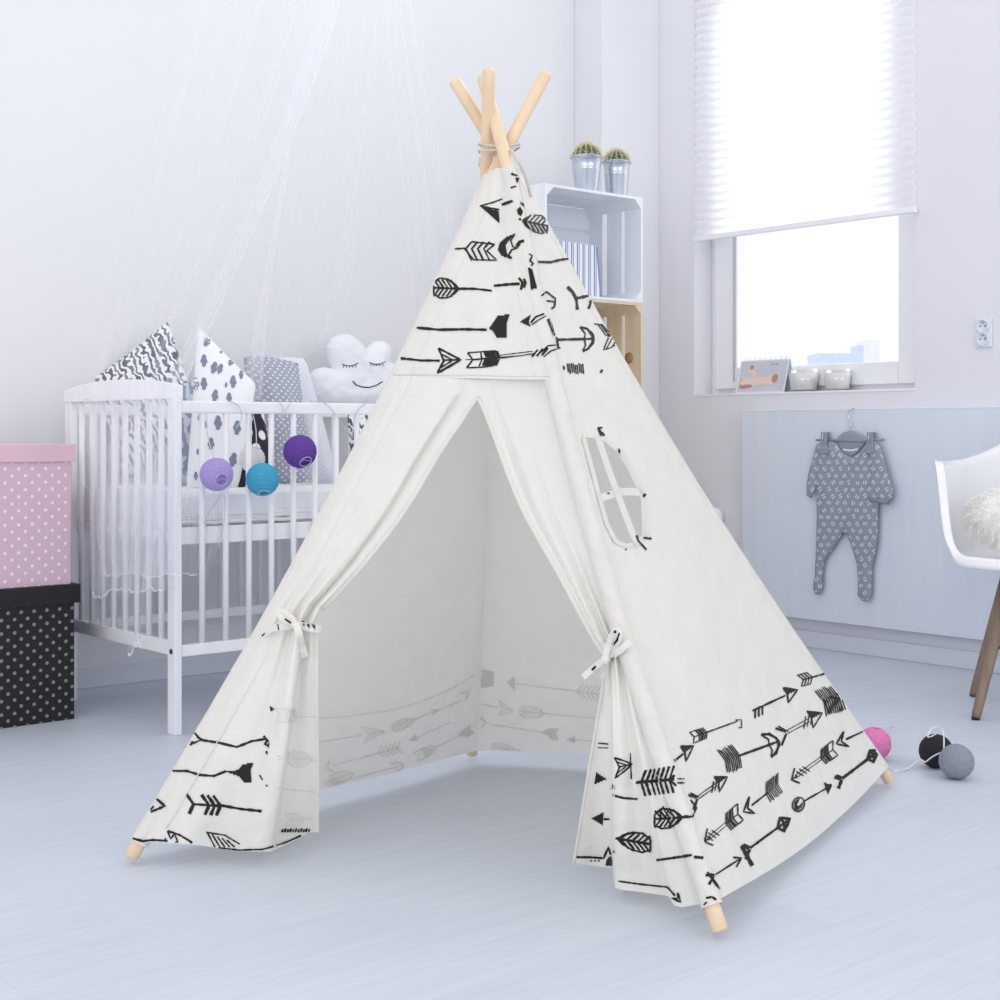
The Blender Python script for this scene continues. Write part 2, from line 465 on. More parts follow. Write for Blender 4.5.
# side panel with its window opening
WIN = [(584.5, 438), (587, 435.5), (596, 437), (606, 440), (617, 449.5), (628, 466), (636.5, 484), (642.5, 497), (643.5, 520), (643.5, 535), (637, 543.5), (625, 545), (616, 541), (607, 523), (600, 497), (592, 466)]
side_fn = panel('FR', 'R', (172, 182), (902, 769), N_S, wr=.005, sag=.03, seed=5)
side = MB()
def keep_side(p):
    x, y, d = pix(p); return not in_poly(x, y, WIN)
side.grid(side_fn, 130, 240, keep=keep_side)
back_l = MB(); back_l.grid(panel('FL', 'B', (178, 184), (840, 743), N_BL, wr=.010, seed=11, bulge=.01), 50, 80)
back_r = MB(); back_r.grid(panel('B', 'R', (184, 184), (743, 767), N_BR, wr=.010, seed=17, bulge=.01), 50, 80)

# ---- door curtains: rows from the pole to a gathered inner edge
PF0 = AX['FL'][0]+N_F*.014
def fplane(px, py): return PP(px, py, PF0, N_F)
def curtain(kpole, rows, ysag, dep, pleats, side_sign):
    def fn(u, v):
        oy = smooth(v, [r[0] for r in rows]); ix = smooth(v, [r[1] for r in rows]); iy = smooth(v, [r[2] for r in rows])
        A = axis(kpole, t_at_c(kpole, oy))+N_F*.0183
        ax_, ay_, ad = pix(A)
        sg = interp(v, [(0, 0), (.62, 0), (1, 1)])
        px = lerp(ax_, ix, u); py = lerp(ay_, iy, u)+interp(u, ysag)*sg**1.5
        base = pix(fplane(px, py))[2]
        hang = pix(fplane(ix, min(iy, TIEY)))[2]
        below = max(0, iy-TIEY)
        bd = base if not below else lerp(base, hang, min(1, below/200)*min(1, u*1.3))
        d = bd+dep(u, v)+pleats(u, v)
        d = lerp(ad, d, min(1, u*9))
        return P(px, py, d)
    return fn
def smooth(v, vals):
    n = len(vals)-1; x = v*n; i = min(int(x), n-1); f = x-i
    p0 = vals[max(i-1, 0)]; p1 = vals[i]; p2 = vals[i+1]; p3 = vals[min(i+2, n)]
    if (p2-p1)*(p1-p0) <= 0 or (p3-p2)*(p2-p1) <= 0: return lerp(p1, p2, f)
    return .5*((2*p1)+(-p0+p2)*f+(2*p0-5*p1+4*p2-p3)*f*f+(-p0+3*p1-3*p2+p3)*f**3)
TIEY = 626
rowsL = [(379, 478, 380), (385, 478, 397.5), (420, 461, 422), (462, 438, 456), (512, 407, 508), (556, 371, 556), (588, 341, 590), (604, 323, 609), (618, 317, 622), (630, 317, 631), (646, 318, 645), (690, 318, 690), (740, 318.5, 740), (792, 319, 786), (843, 319, 832)]
NR = len(rowsL)-1
def envL(v):      # how strongly the cloth is gathered
    return math.exp(-((v*NR-8.6)/3.2)**2)
def pleL(u, v):
    low = max(0, v*NR-9)/5
    a = .013*envL(v)*math.sin(u*26+.4)*min(1, u*2)
    b = .016*math.sin(u*15+1.0)*min(1, low)*min(1, u*3)
    up = max(0, min(1, v*NR/1.5))*max(0, min(1, (10-v*NR)/3))
    g = up*(.017*math.exp(-((u-.80)/.035)**2)-.006*math.exp(-((u-.91)/.05)**2)+.004*math.sin(u*9+.5)*min(1, u*4))
    return a+b+g
def depL(u, v):
    low = min(1, max(0, v*NR-9)/2.5)
    return low*smooth_interp(u, [(0, 0), (.3, -.01), (.60, -.02), (.735, -.035), (.76, .045), (1, .06)])
curtL = MB(); curtL.grid(curtain('FL', rowsL, [(0, 0), (.2, 3), (.36, 7), (.56, 15), (.74, 17), (.86, 8), (.94, 0), (1, 0)], depL, pleL, 1), 110, 150)
# rolled hem on its inner edge
def edge_tube(mb, fn, v0, v1, u, r=.0035, n=60, off=None):
    mb.tube([fn(u, lerp(v0, v1, i/n))+(off or Vector()) for i in range(n+1)], r, 8)
fL = curtain('FL', rowsL, [(0, 0), (.2, 3), (.36, 7), (.56, 15), (.74, 17), (.86, 8), (.94, 0), (1, 0)], depL, pleL, 1)
edge_tube(curtL, fL, 1/NR, 7/NR, 1, .0045)
TIEY = 652
rowsR = [(381, 478, 380), (387, 478, 397.5), (425, 492, 430), (462, 508, 474), (500, 522, 508), (530, 540, 541), (560, 561, 578), (588, 579, 612), (612, 592, 635), (632, 600, 648), (646, 606, 656), (658, 604, 668), (680, 602.5, 690), (715, 598, 715), (780, 589, 770), (842, 581, 820), (904, 574, 863)]
NQ = len(rowsR)-1
def pleR(u, v):
    uu = 1-u; low = min(1, max(0, v*NQ-10)/4)
    a = .014*math.exp(-((v*NQ-10)/3.6)**2)*math.sin(uu*19+1.2)*min(1, u*2.2)
    b = .013*math.sin(u*17+.3)*low*min(1, u*3)
    up = max(0, min(1, v*NQ/2.5))*max(0, min(1, (11-v*NQ)/3))
    g = up*(.013*math.exp(-((u-.55)/.05)**2)*min(1, v*2)+.010*math.exp(-((u-.83)/.04)**2)-.005*math.exp(-((u-.70)/.06)**2))
    return a+b+g
def depR(u, v):
    low = min(1, max(0, v*NQ-10)/3)
    return low*smooth_interp(u, [(0, 0), (.3, -.012), (.6, -.03), (.69, -.035), (.72, .05), (1, .07)])
sagR = [(0, 0), (.12, 7), (.2, 12), (.26, 13), (.30, 5), (.5, 9), (.66, 13), (.70, 12), (.72, -6), (1, 0)]
TIE_R = 652
def fR_(u, v):
    global TIEY
    TIEY = TIE_R
    return _fR(u, v)
_fR = curtain('FR', rowsR, sagR, depR, pleR, -1)
curtR = MB(); curtR.grid(fR_, 110, 160)
edge_tube(curtR, fR_, 1/NQ, 10/NQ, 1, .0045)
edge_tube(curtR, fR_, 11/NQ, 1, 1, .003)

# ---- window binding and cross
winb = MB()
def on_side(px, py, off):
    return Psid.hit(px, py, off)[0] if Psid.hit(px, py, off) else PP(px, py, AX['FR'][0]+N_S*.016, N_S)+N_S*off
sideP = AX['FR'][0]+N_S*.016
Psid = Printer([side])
def splane(px, py, off=0.0):
    h = None
    # nearest cloth height around the opening
    return PP(px, py, sideP+N_S*off, N_S)
def side_off():
    # average cloth offset from the ideal plane near the window
    tot = []
    for (x, y) in [(WIN[i][0]*1.0+q[0], WIN[i][1]+q[1]) for i in range(len(WIN)) for q in ((7, 0), (0, -8), (0, 8), (-6, 0))]:
        h = Psid.hit(x, y, 0)
        if h: tot.append((h[0]-sideP).dot(N_S))
    return tot
def strip(mb, pts, w, off, th=.002):
    L = []
    for i, (x, y) in enumerate(pts):
        a = pts[max(i-1, 0)]; b = pts[min(i+1, len(pts)-1)]
        dx, dy = b[0]-a[0], b[1]-a[1]; l = math.hypot(dx, dy); nx, ny = -dy/l*w/2, dx/l*w/2
        L.append((wp(x+nx, y+ny, off), wp(x-nx, y-ny, off), wp(x-nx, y-ny, off-th), wp(x+nx, y+ny, off-th)))
    for q, r in zip(L, L[1:]):
        mb.add(list(q)+list(r), [(0, 1, 5, 4), (1, 2, 6, 5), (2, 3, 7, 6), (3, 0, 4, 7)])
    mb.add(L[0], [(0, 1, 2, 3)]); mb.add(L[-1], [(3, 2, 1, 0)])
so = side_off(); SO = sum(so)/len(so) if so else 0
fits = []
for (x, y) in [(p[0]+q[0], p[1]+q[1]) for p in WIN for q in ((9, 2), (-7, 3), (2, -9), (2, 9))]:
    h = Psid.hit(x, y, 0)
    if h: fits.append((x, y, (h[0]-sideP).dot(N_S)))
def wp(x, y, off):
    ws = 0; a = 0
    for fx, fy, o in fits:
        w = 1/((fx-x)**2+(fy-y)**2+4)**1.5; ws += w; a += w*o
    return splane(x, y, a/ws+off)
loopw = []
W2 = WIN+[WIN[0]]
for a, b in zip(W2, W2[1:]):
    for k in range(5): loopw.append((lerp(a[0], b[0], k/5), lerp(a[1], b[1], k/5)))
loopw.append(loopw[0])
cx_ = sum(p[0] for p in WIN)/len(WIN); cy_ = sum(p[1] for p in WIN)/len(WIN)
loopo = [(cx_+(x-cx_)*1.03, cy_+(y-cy_)*1.012) for x, y in loopw]
strip(winb, [(x+2.5, y) for x, y in [(617, 449), (628, 465), (637, 483), (644, 497), (645.5, 520), (645, 536)]], 5, .003)
strip(winb, loopo, 4.2, .0022)
bars = MB()
strip(bars, [(597.5, 436), (609, 470), (620, 500), (632, 532), (638.5, 545)], 6.2, .0035)
strip(bars, [(600, 498.5), (610, 495), (620, 491.5), (632, 491.5), (642.5, 492.5)], 7.5, .002)

# ---- ties
def ribbon(mb, pts, w, wdir=None):
    pts = [Vector(p) for p in pts]; N = len(pts); prev = []
    for i, p in enumerate(pts):
        t = (pts[min(i+1, N-1)]-pts[max(i-1, 0)]).normalized()
        v = (p-CAM).normalized()
        s_ = t.cross(v)
        s_ = s_.normalized() if s_.length > 1e-3 else Vector((0, 0, 1))
        ww = w*(1 if not callable(w) else 1)
        n = s_.cross(t).normalized()*.0009
        prev.append((p+s_*ww/2+n, p-s_*ww/2+n, p-s_*ww/2-n, p+s_*ww/2-n))
    for q, r in zip(prev, prev[1:]):
        mb.add(list(q)+list(r), [(0, 1, 5, 4), (1, 2, 6, 5), (2, 3, 7, 6), (3, 0, 4, 7)])
    mb.add(prev[0], [(0, 1, 2, 3)]); mb.add(prev[-1], [(3, 2, 1, 0)])
def tiepts(pr, pts, lift):
    out = []
    for q in pts:
        x, y = q[0], q[1]; l = q[2] if len(q) > 2 else lift
        h = pr.hit(x, y, 0); 
        d = pix(h[0])[2] if h else tiepts.d
        tiepts.d = d; out.append(P(x, y, d-l))
    return out
tieL = MB(); prL = Printer([curtL, sleeves['FL']]); tiepts.d = 2.9
def rib(mb, pr, pts, lift, w, d0):
    tiepts.d = d0; pp = tiepts(pr, pts, lift)
    ds = [pix(p)[2] for p in pp]; out = []
    for i, p in enumerate(pp):
        dm = sum(ds[max(0, i-1):i+2])/len(ds[max(0, i-1):i+2]); x, y, _ = pix(p); out.append(P(x, y, min(dm, ds[i])))
    ribbon(mb, catmull(out, 5), w)
dL = pix(prL.hit(296, 624, 0)[0])[2]
rib(tieL, prL, [(296, 624), (303, 626), (311, 628), (317, 629, .016), (321, 630, .004)], .02, .014, dL)
rib(tieL, prL, [(294, 625, .03), (285, 620, .03), (279, 614, .026), (284, 612, .03), (292, 618, .032), (296, 624, .03)], .02, .011, dL)
rib(tieL, prL, [(294, 625), (282, 627), (270, 629), (261, 635)], .022, .014, dL)
rib(tieL, prL, [(296, 623, .034), (299, 634, .03), (302, 646), (305, 657)], .022, .014, dL)
k = prL.hit(295, 624, 0)[0]; kd = pix(k)[2]
tieL.lathe(P(295, 624.5, kd-.034), [(0, -.008), (.006, -.006), (.009, 0), (.006, .006), (0, .008)], 12)
tieR = MB(); prR = Printer([curtR, sleeves['FR']])
dR = pix(prR.hit(610, 655, 0)[0])[2]
rib(tieR, prR, [(604, 660), (612, 656), (619, 651), (625, 646), (630, 642, .006)], .018, .012, dR)
rib(tieR, prR, [(605, 659, .03), (608, 646, .03), (614, 632, .028), (619, 631, .026), (618, 640, .028), (612, 651, .03), (606, 659, .032)], .02, .011, dR)
rib(tieR, prR, [(605, 659, .03), (597, 665, .03), (589, 672, .028), (583, 677, .026)], .02, .011, dR)
rib(tieR, prR, [(605, 660, .034), (604, 668, .03), (603, 678, .026)], .02, .011, dR)
tieR.lathe(P(605, 659.5, dR-.036), [(0, -.009), (.006, -.006), (.0085, 0), (.006, .006), (0, .009)], 12)

# ---- the print
FRN = Printer([front, curtL, curtR, sleeves['FL'], sleeves['FR'], side, tieL, tieR, winb, bars, sleeves['R']])
A = FRN.arrow; S = FRN.stroke; FI = FRN.fill
# printed top, front face
S([(481, 206), (492, 203), (503, 199)], 1.6); FI([(480, 206), (499, 211), (500, 222), (499, 223)])
S([(480, 206), (500, 210)], 1.6)
A(502, 205, 513, 201, 'none', 'none', 4, 2.6)
A(511, 174, 517, 176, 'none', 'none', 4, 2); FI([(515, 178), (519, 178), (517, 184)]); S([(511, 188), (516, 186.5)], 1.6)
FI([(520, 202), (523.5, 204), (524, 207), (521, 205)])
FI([(517, 210), (520, 207), (523, 212), (521, 216), (518, 215)])
A(519, 220, 521, 219, 'none', 'none', 3, 2)
A(547, 226, 522, 221, 'leaf', 'none', 9, 2.1, perp=(0, 1))
A(457, 249, 461, 249, 'none', 'none', 3, 2)
S([(455, 249), (466, 248.5)], 1.6)
for i in range(4):
    a = 466+i*6; S([(a+6, 242), (a, 249), (a+6, 261)], 1.8)
S([(472, 242), (495, 244.5), (487, 251), (497, 260.5), (474, 260), (465, 249)], 1.6)
FI([(515, 234), (507, 237), (500, 243), (498, 250), (502, 256), (511, 259), (507, 253), (506, 245)])
S([(515, 234), (511, 241), (513, 247), (518, 248), (512, 250), (509, 255), (512, 259)], 1.8)
S([(517, 247), (520, 242), (524, 241)], 3.2)
A(434, 288, 460, 289, 'leaf', 'none', 10, 2.2, perp=(0, 1))
S([(458, 289), (475, 289), (492, 291)], 2.4); S([(494, 286), (510, 284.5), (520, 284)], 2.6)
S([(519, 278), (523, 283), (521, 290)], 2.6); S([(524, 279), (526, 283), (524, 288)], 2.6)
FI([(528, 268), (532, 269), (535, 281), (537, 288), (531, 290), (530, 280)])
S([(529, 254), (532, 256), (530, 261), (533, 264), (531, 266)], 1.8)
S([(417, 328), (440, 330), (465, 329.5), (487, 330)], 2.6)
FI([(489, 329), (494, 322), (498, 316), (510, 314.5), (507, 323), (507, 338), (497, 338), (493, 331)])
FI([(520, 322), (531, 315), (529, 322), (531, 327)]); S([(531, 323), (536, 317), (544, 314)], 1.8, jit=.1); S([(532, 325), (539, 320), (546, 316)], 1)
S([(401, 358.5), (420, 360.5), (440, 361)], 2.4)
A(420, 361, 461, 360, 'none', 'notch', 11, 2.2)
FI([(441, 370), (459, 360.5), (449, 367)])
A(466, 360, 520, 356, 'none', 'none', 6, 1)
# block feather
for pts in ([(468, 353), (482, 352), (496, 351)], [(467, 368), (482, 367.5), (493, 366)], [(468, 353), (473, 360), (467, 368)], [(473, 360), (497, 358)], [(481, 352.5), (482, 360), (479, 367)]): S(pts, 1.5)
for i in range(8):
    a = 484+i*1.9; S([(a, 351), (a+2.5, 358), (a-1, 366)], 1.9)
S([(500, 355.5), (520, 353), (533, 351.5)], 1); S([(500, 358.5), (520, 356), (533, 354)], 1)
for i in range(3): S([(532+i*5, 357-i*.6), (538+i*5, 350-i)], 2)
S([(541, 353), (548, 346), (557, 345)], 1.3); S([(544, 357), (551, 351), (560, 348)], 1.3)
S([(548, 319), (551, 327), (554, 336)], 3); S([(556, 337), (558, 349)], 2)
# printed top, side face
S([(537, 262), (550, 262.5), (560, 260), (568, 259)], 2.5)
S([(541, 296), (546, 292), (555, 299), (554, 307), (551, 309)], 1.8); S([(546, 301), (554, 302)], 1.6)
S([(567, 287), (572, 292), (576, 299)], 3); S([(574, 299), (588, 296), (597, 293)], 3); S([(576, 300), (577, 310)], 3); S([(590, 297), (590, 304), (588, 309)], 2.6)
A(556, 340, 592, 339, 'none', 'crescent', 12, 2.3)
S([(594, 324), (600, 325), (610, 337), (618, 341)], 1.3); S([(597, 324), (606, 336)], 1.1); S([(601, 324), (611, 335)], 1.1); S([(606, 324), (612, 334)], 1.1)
S([(607, 336), (613, 334)], 2.6); S([(608, 338), (603, 350), (610, 348), (617, 344)], 1.4); S([(612, 338), (606, 349)], 1.1); S([(616, 340), (612, 347)], 1.1)
for i in range(9): S([(567+i*1.9, 364+random.uniform(-1, 1)), (568+i*1.9, 374+random.uniform(-2, 1))], 1.3)
S([(600, 373), (602, 370)], 2.4); S([(563, 366), (564, 370)], 1.6)
# window cloth
S([(598, 428), (601, 436)], 2.4); S([(597, 428), (602, 428)], 1.8); S([(601, 432), (604, 436)], 2.2)
FI([(618, 449), (620, 450), (619.5, 454), (617.5, 452)]); S([(611, 468), (614, 475)], 2.4); FI([(603, 490), (608, 492), (612, 489), (609, 494), (604, 493)])
S([(641, 500), (645, 494)], 2.6); S([(628, 514), (633, 527), (638, 541), (646, 550)], 1.8); S([(643, 538), (651, 539)], 2.2)
S([(625, 549), (626, 550)], 1.8)
# bottom of the side face: four rows running up to the right
P1_ = (.33, .95)
def R(x1, y1, x2, y2, t, h, hh=9, **kw): A(x1, y1, x2, y2, t, h, hh, perp=P1_, **kw)
R(674, 761, 693, 746, 'none', 'half', 8, w=2.4); R(691, 738, 741, 720, 'box', 'hook', 6, w=1.5, k=.75)
R(752, 711, 797, 690, 'halfchev', 'half', 8, w=2.2); R(799, 681, 824, 674, 'chev', 'none', 6, w=1.8, k=.6)
R(690, 803, 727, 777, 'y', 'half', 8, w=2, dbl=True); R(722, 762, 777, 742, 'hatch', 'crescent', 12, w=2.4, k=1.1)
R(778, 737, 822, 713, 'y', 'half', 9, w=1.8, dbl=True, k=1.1); R(820, 703, 847, 697, 'hatch', 'none', 13, w=2.2, k=1.2)
for i in range(10): S([(823+i*2.3, 699-i*.9), (829+i*2.3, 714-i*.6)], 1.3)
R(740, 812, 704, 842, 'box', 'open', 9, w=1.7, dbl=True, k=.85); R(780, 783, 743, 812, 'hatch', 'v', 9, w=2, k=1.1)
R(835, 748, 791, 780, 'box', 'open', 8, w=1.7, dbl=True, k=.8); R(866, 730, 836, 744, 'none', 'v', 8, w=1.9, k=1.1)
R(743, 853, 788, 820, 'y', 'diamond', 7, w=2.6, k=.9); R(836, 783, 877, 752, 'y', 'diamond', 6, w=2.8, k=.8)
R(792, 808, 832, 785, 'ball', 'small', 7, w=1.8, k=.85); R(707, 880, 741, 858, 'y', 'open', 5, w=1.8, k=.9)
for i in range(4): S([(707+i*1.6, 872+i*2), (716+i*1.2, 886+i)], 1.6)
S([(741, 846), (752, 866)], 3.6)
# right curtain, front layer and sleeve
A(613, 768, 632, 764, 'none', 'notch', 9, 1.8, perp=(.1, 1), k=.75); S([(630, 753), (631, 779)], 1.6)
A(674, 780, 636, 783, 'none', 'none', 4, 2)
for i in range(7):
    a = 642+i*4.6; S([(a, 782-i*.4), (a+4, 770-i*.7)], 2.3); S([(a, 783-i*.4), (a+4, 796-i*.5)], 2.3)
S([(637, 782), (674, 779)], 2.2); S([(674, 775), (671, 781), (676, 786)], 2.2); S([(677, 779), (684, 779)], 1.6); S([(677, 783), (684, 783)], 1.6)
A(655, 819, 690, 817, 'leaf', 'none', 10, 2.4, perp=(0, 1), k=1.1)
S([(664, 806), (660, 812), (662, 820)], 1.6); S([(670, 808), (666, 816), (672, 826)], 1.6)
S([(684, 816), (692, 817), (696, 808), (690, 800)], 1.8)
A(651, 844, 616, 838, 'leaf', 'none', 9.5, 2.6, perp=(0, 1), k=1.35)
S([(613, 795), (624, 798), (638, 799)], 2.2); FI([(613, 784), (616, 788), (612, 790)])
S([(657, 860), (672, 858), (692, 855)], 2.6); S([(694, 857), (703, 858)], 3)
S([(619, 881), (640, 884), (668, 887)], 1.8); A(668, 887, 681, 902, 'none', 'v', 4, 2, k=.9)
S([(706, 898), (712, 897), (716, 900)], 2.2); S([(704, 905), (707, 902)], 1.8)
# right curtain, rear layer
S([(598, 743), (609, 744)], 1.4); S([(597.5, 747.5), (609, 748)], 1.2)
FI([(596, 772), (607, 779), (594, 784)]); FI([(591, 818), (604, 812), (603, 825)]); S([(604, 819), (613, 819)], 1.8)
S([(576, 857), (590, 857), (604, 858), (609, 847), (614, 865)], 2.2); FI([(607, 860), (615, 850), (616, 866), (606, 866)])
for i in range(3): S([(590+i*4, 860.5), (592+i*4, 860.5)], 1.6)
# left curtain
S([(195, 733), (201, 740), (190, 745)], 1.8); S([(197, 737), (205, 741)], 2); S([(188, 743), (194, 742)], 1.6)
S([(201, 740), (220, 743), (237, 747), (252, 741), (266, 739)], 2.4)
S([(264, 736), (269, 742)], 2.2); S([(265, 745), (268, 740)], 2.2); FI([(266, 745), (270, 743), (269, 748)]); FI([(265, 752), (268, 751), (268, 755)])
S([(173, 771), (187, 771), (200, 775), (214, 776), (226, 771)], 2.4)
FI([(224, 771), (238, 770), (243, 764), (254, 763), (251, 770), (252, 783), (244, 782), (239, 776), (230, 773)])
S([(157, 799), (165, 806), (151, 812)], 2.4); S([(151, 810), (154, 806)], 1.6)
A(190, 804, 226, 806, 'barbs', 'none', 10, 2.4, perp=(.15, 1), k=.95); S([(220, 805), (242, 809), (262, 811)], 2.8)
S([(133, 838.5), (143, 841), (153, 840), (168, 841)], 2.4)
S([(168, 831), (180, 835), (190, 841), (194, 845)], 2.2); S([(168, 831), (171, 839), (175, 834), (178, 842), (165, 843), (166, 838)], 1.8)
for i in range(5): S([(207+i*5, 832+i*2), (215+i*5, 847)], 1.6)
S([(206, 832), (225, 835), (240, 844)], 1.6); S([(216, 847), (240, 850), (262, 849), (285, 842), (306, 833)], 1.8, off=.003)
FI([(270, 706), (275, 709), (271, 712)])
for i in range(11): S([(283+i*2.7, 829-(i % 2)), (281.5+i*2.7, 832)], 1.8)
S([(260, 775), (263, 780)], 1.4); S([(266, 785), (268, 786)], 1.6)
# tie print
for q in ((301, 624), (306, 626), (311, 627)): FI([(q[0], q[1]-3), (q[0]+4, q[1]-2), (q[0]+4, q[1]+3)])
S([(278, 624), (279, 630)], 1.3); S([(285, 619), (291, 623)], 1.8); S([(262, 636), (265, 633)], 1.4)
S([(614, 631), (619, 634), (617, 640), (613, 645)], 2.2); S([(592, 670), (596, 666)], 2.2); FI([(611, 659), (615, 657), (613, 662)])
# paler print seen from its wrong side
def grey(arr, pr, mi=1, w=1.15):
    for q in arr: pr.arrow(*q[:4], q[4], q[5], q[6], w, mi, perp=q[7] if len(q) > 7 else None, k=q[8] if len(q) > 8 else 1)
BKL = Printer([back_l]); BKR = Printer([back_r])
BKL.stroke([(319, 718), (350, 716), (385, 711), (420, 702), (452, 688), (474, 675)], 1.1)
grey([(319, 742, 385, 731, 'none', 'notch', 7), (392, 728, 462, 700, 'leaf', 'none', 5), (432, 712, 440, 709, 'none', 'v', 3),
      (400, 747, 322, 768, 'comb', 'v', 6), (450, 722, 408, 741, 'none', 'small', 4), (324, 786, 402, 765, 'hatch', 'crescent', 5),
      (415, 757, 470, 730, 'box', 'fish', 5), (462, 697, 470, 690, 'none', 'v', 5), (330, 780, 350, 774, 'leaf', 'none', 6)], BKL)
BKL.stroke([(319, 798), (350, 790), (375, 782)], 1.3)
for i in range(12): BKL.stroke([(349+i*1.6, 786-i*.55-(i % 3)), (350+i*1.6, 789-i*.55)], 1.3, 2) if i < 0 else None
for (a, b, c, d) in ((362, 789, 368, 787), (386, 781, 410, 774), (415, 772, 430, 765), (436, 765, 446, 761), (457, 757, 464, 753)):
    BKL.stroke([(a, b), (c, d)], 2.4, 2)
grey([(600, 694, 506, 682, 'comb', 'small', 8, (0, 1)), (478, 703, 514, 711, 'none', 'notch', 7, (0, 1), .7), (520, 711, 596, 718, 'leaf', 'none', 6, (0, 1)),
      (478, 722, 556, 734, 'y', 'fish', 6, (0, 1)), (598, 741, 566, 739, 'none', 'small', 4, (0, 1)), (492, 747, 520, 750, 'leaf', 'none', 5, (0, 1))], BKR)
for i in range(8): BKR.stroke([(481+i*1.7, 669+i*.3), (482+i*1.6, 688-i*.3)], 1.8, 1)
BKR.stroke([(479, 750), (530, 756), (596, 760)], 1.2, 1)
LGR = Printer([curtL])
grey([(276, 715, 316, 717, 'box', 'none', 7, (0, 1)), (288, 758, 317, 760, 'leaf', 'none', 8, (0, 1)), (284, 820, 312, 818, 'chev', 'none', 6, (0, 1), .9)], LGR, 2)
LGR.stroke([(277, 788), (298, 790), (317, 792)], 1.3, 2); LGR.stroke([(277, 760), (282, 758), (277, 755)], 1.3, 2)

# sewn seams of the pole pockets
def seam(mb, fnp, u, v0, v1, r=.0013, n=110):
    pts = []
    for i in range(n+1):
        v = lerp(v0, v1, i/n); pts.append(fnp(u, v))
    mb.tube(pts, r, 6)
ffn = panel('FL', 'FR', (176, 170), (381, 383), N_F, wr=.006, seed=2)
def along(fnp, k, w):      # a seam at a steady distance from the pole
    def g(u, v):
        a = fnp(0, v); b = fnp(1, v); L = (b-a).length; q = min(.45, w/L)
        return fnp(q if k == 0 else 1-q, v)
    return g
seam(front, along(ffn, 0, .042), 0, .12, .98); seam(front, along(ffn, 1, .034), 0, .12, .98)
seam(side, along(side_fn, 0, .012), 0, .08, .99, .0018, 160); seam(side, along(side_fn, 1, .036), 0, .1, .99)
seam(curtL, along(lambda u, v: fL(u, v), 0, .045), 0, 0, .98); 
CLM = [M['fabric'], M['ink'], M['bleed']]
front.build('printed_top', CLM, tent, True); curtL.build('door_curtain', CLM, tent, True); curtR.build('door_curtain', CLM, tent, True)
sp = side.build('side_panel', CLM, tent, True)
wf = winb.build('window_binding', CLM, sp); bars.build('window_cross', CLM, sp)
back_l.build('rear_panel', [M['fabric'], M['bleed'], M['ink']], tent, True); back_r.build('rear_panel', [M['fabric'], M['bleed'], M['ink']], tent, True)
for k in sleeves: sleeves[k].build('pole_sleeve', [M['pocket'], M['ink'], M['bleed']], tent, True)
tieL.build('curtain_tie', CLM, tent); tieR.build('curtain_tie', CLM, tent)
# cord round the poles
rp = MB(); c0 = P(499, 146, 3.215)
for q in range(2):
    ring = []
    for i in range(41):
        a = 2*PI*i/40
        ring.append(c0+RT*.045*math.cos(a)+FW*.05*math.sin(a)+Vector((0, 0, .006*math.sin(a+q)-.011*q+.004*math.cos(2*a))))
    rp.tube(ring, .0024, 8)
rp.tube(catmull([P(511, 150, 3.15), P(516, 158, 3.13), P(522, 168, 3.14), P(527, 182, 3.16), P(531, 197, 3.17)]), .0035, 8)
rp.tube(catmull([P(482, 150, 3.15), P(480, 158, 3.14), P(479, 166, 3.15)]), .0025, 8)
rp.build('cord', M['rope'], tent, True)
# ================================================================ THE ROOM
def st(o): return tag(o, kind='structure')
mb = MB(); mb.box2((-7.5, -8.5, -.1), (.4, .4, 0)); st(mb.build('floor', M['floor']))
HT = 3.15
mb = MB(); mb.box2((-7.5, 0, 0), (0, .25, HT)); 
mb.build('wall_left', M['paint_left']); st(bpy.data.objects['wall_left'])
# boxed-in corner
mb = MB(); mb.box2((-.352, -.172, 0), (-.0, -.0005, HT)); st(mb.build('wall_corner', M['paint_left'], bevel=.004))
# right wall with its window opening
wy1 = PX(694, 395, 0).y; wy0 = PX(915, 390, 0).y; zs = (PX(694, 396, 0).z+PX(915, 390.5, 0).z)/2; zt = 2.9; WT = .23
mb = MB()
mb.box2((0, wy1, 0), (WT, 0.25, HT)); mb.box2((0, -8.5, 0), (WT, wy0, HT)); mb.box2((0, wy0, 0), (WT, wy1, zs)); mb.box2((0, wy0, zt), (WT, wy1, HT))
st(mb.build('wall_right', M['paint_right']))
mb = MB(); mb.box2((-.004, wy0-.002, zs), (.094, wy1+.002, zs+.008)); st(mb.build('trim_1', M['pvc']))
for nm, a, b in (('baseboard_left', (-7.5, -.014, 0), (-.352, -.0005, .072)), ('baseboard_right', (-.014, -8.5, 0), (-.0005, -.172, .066))):
    mb = MB(); mb.box2(a, b); st(mb.build(nm, M['trim'], bevel=.003))
mb = MB(); mb.box2((-.366, -.186, 0), (-.014, -.172, .068)); mb.box2((-.366, -.186, 0), (-.352, -.014, .068)); st(mb.build('trim_2', M['trim']))
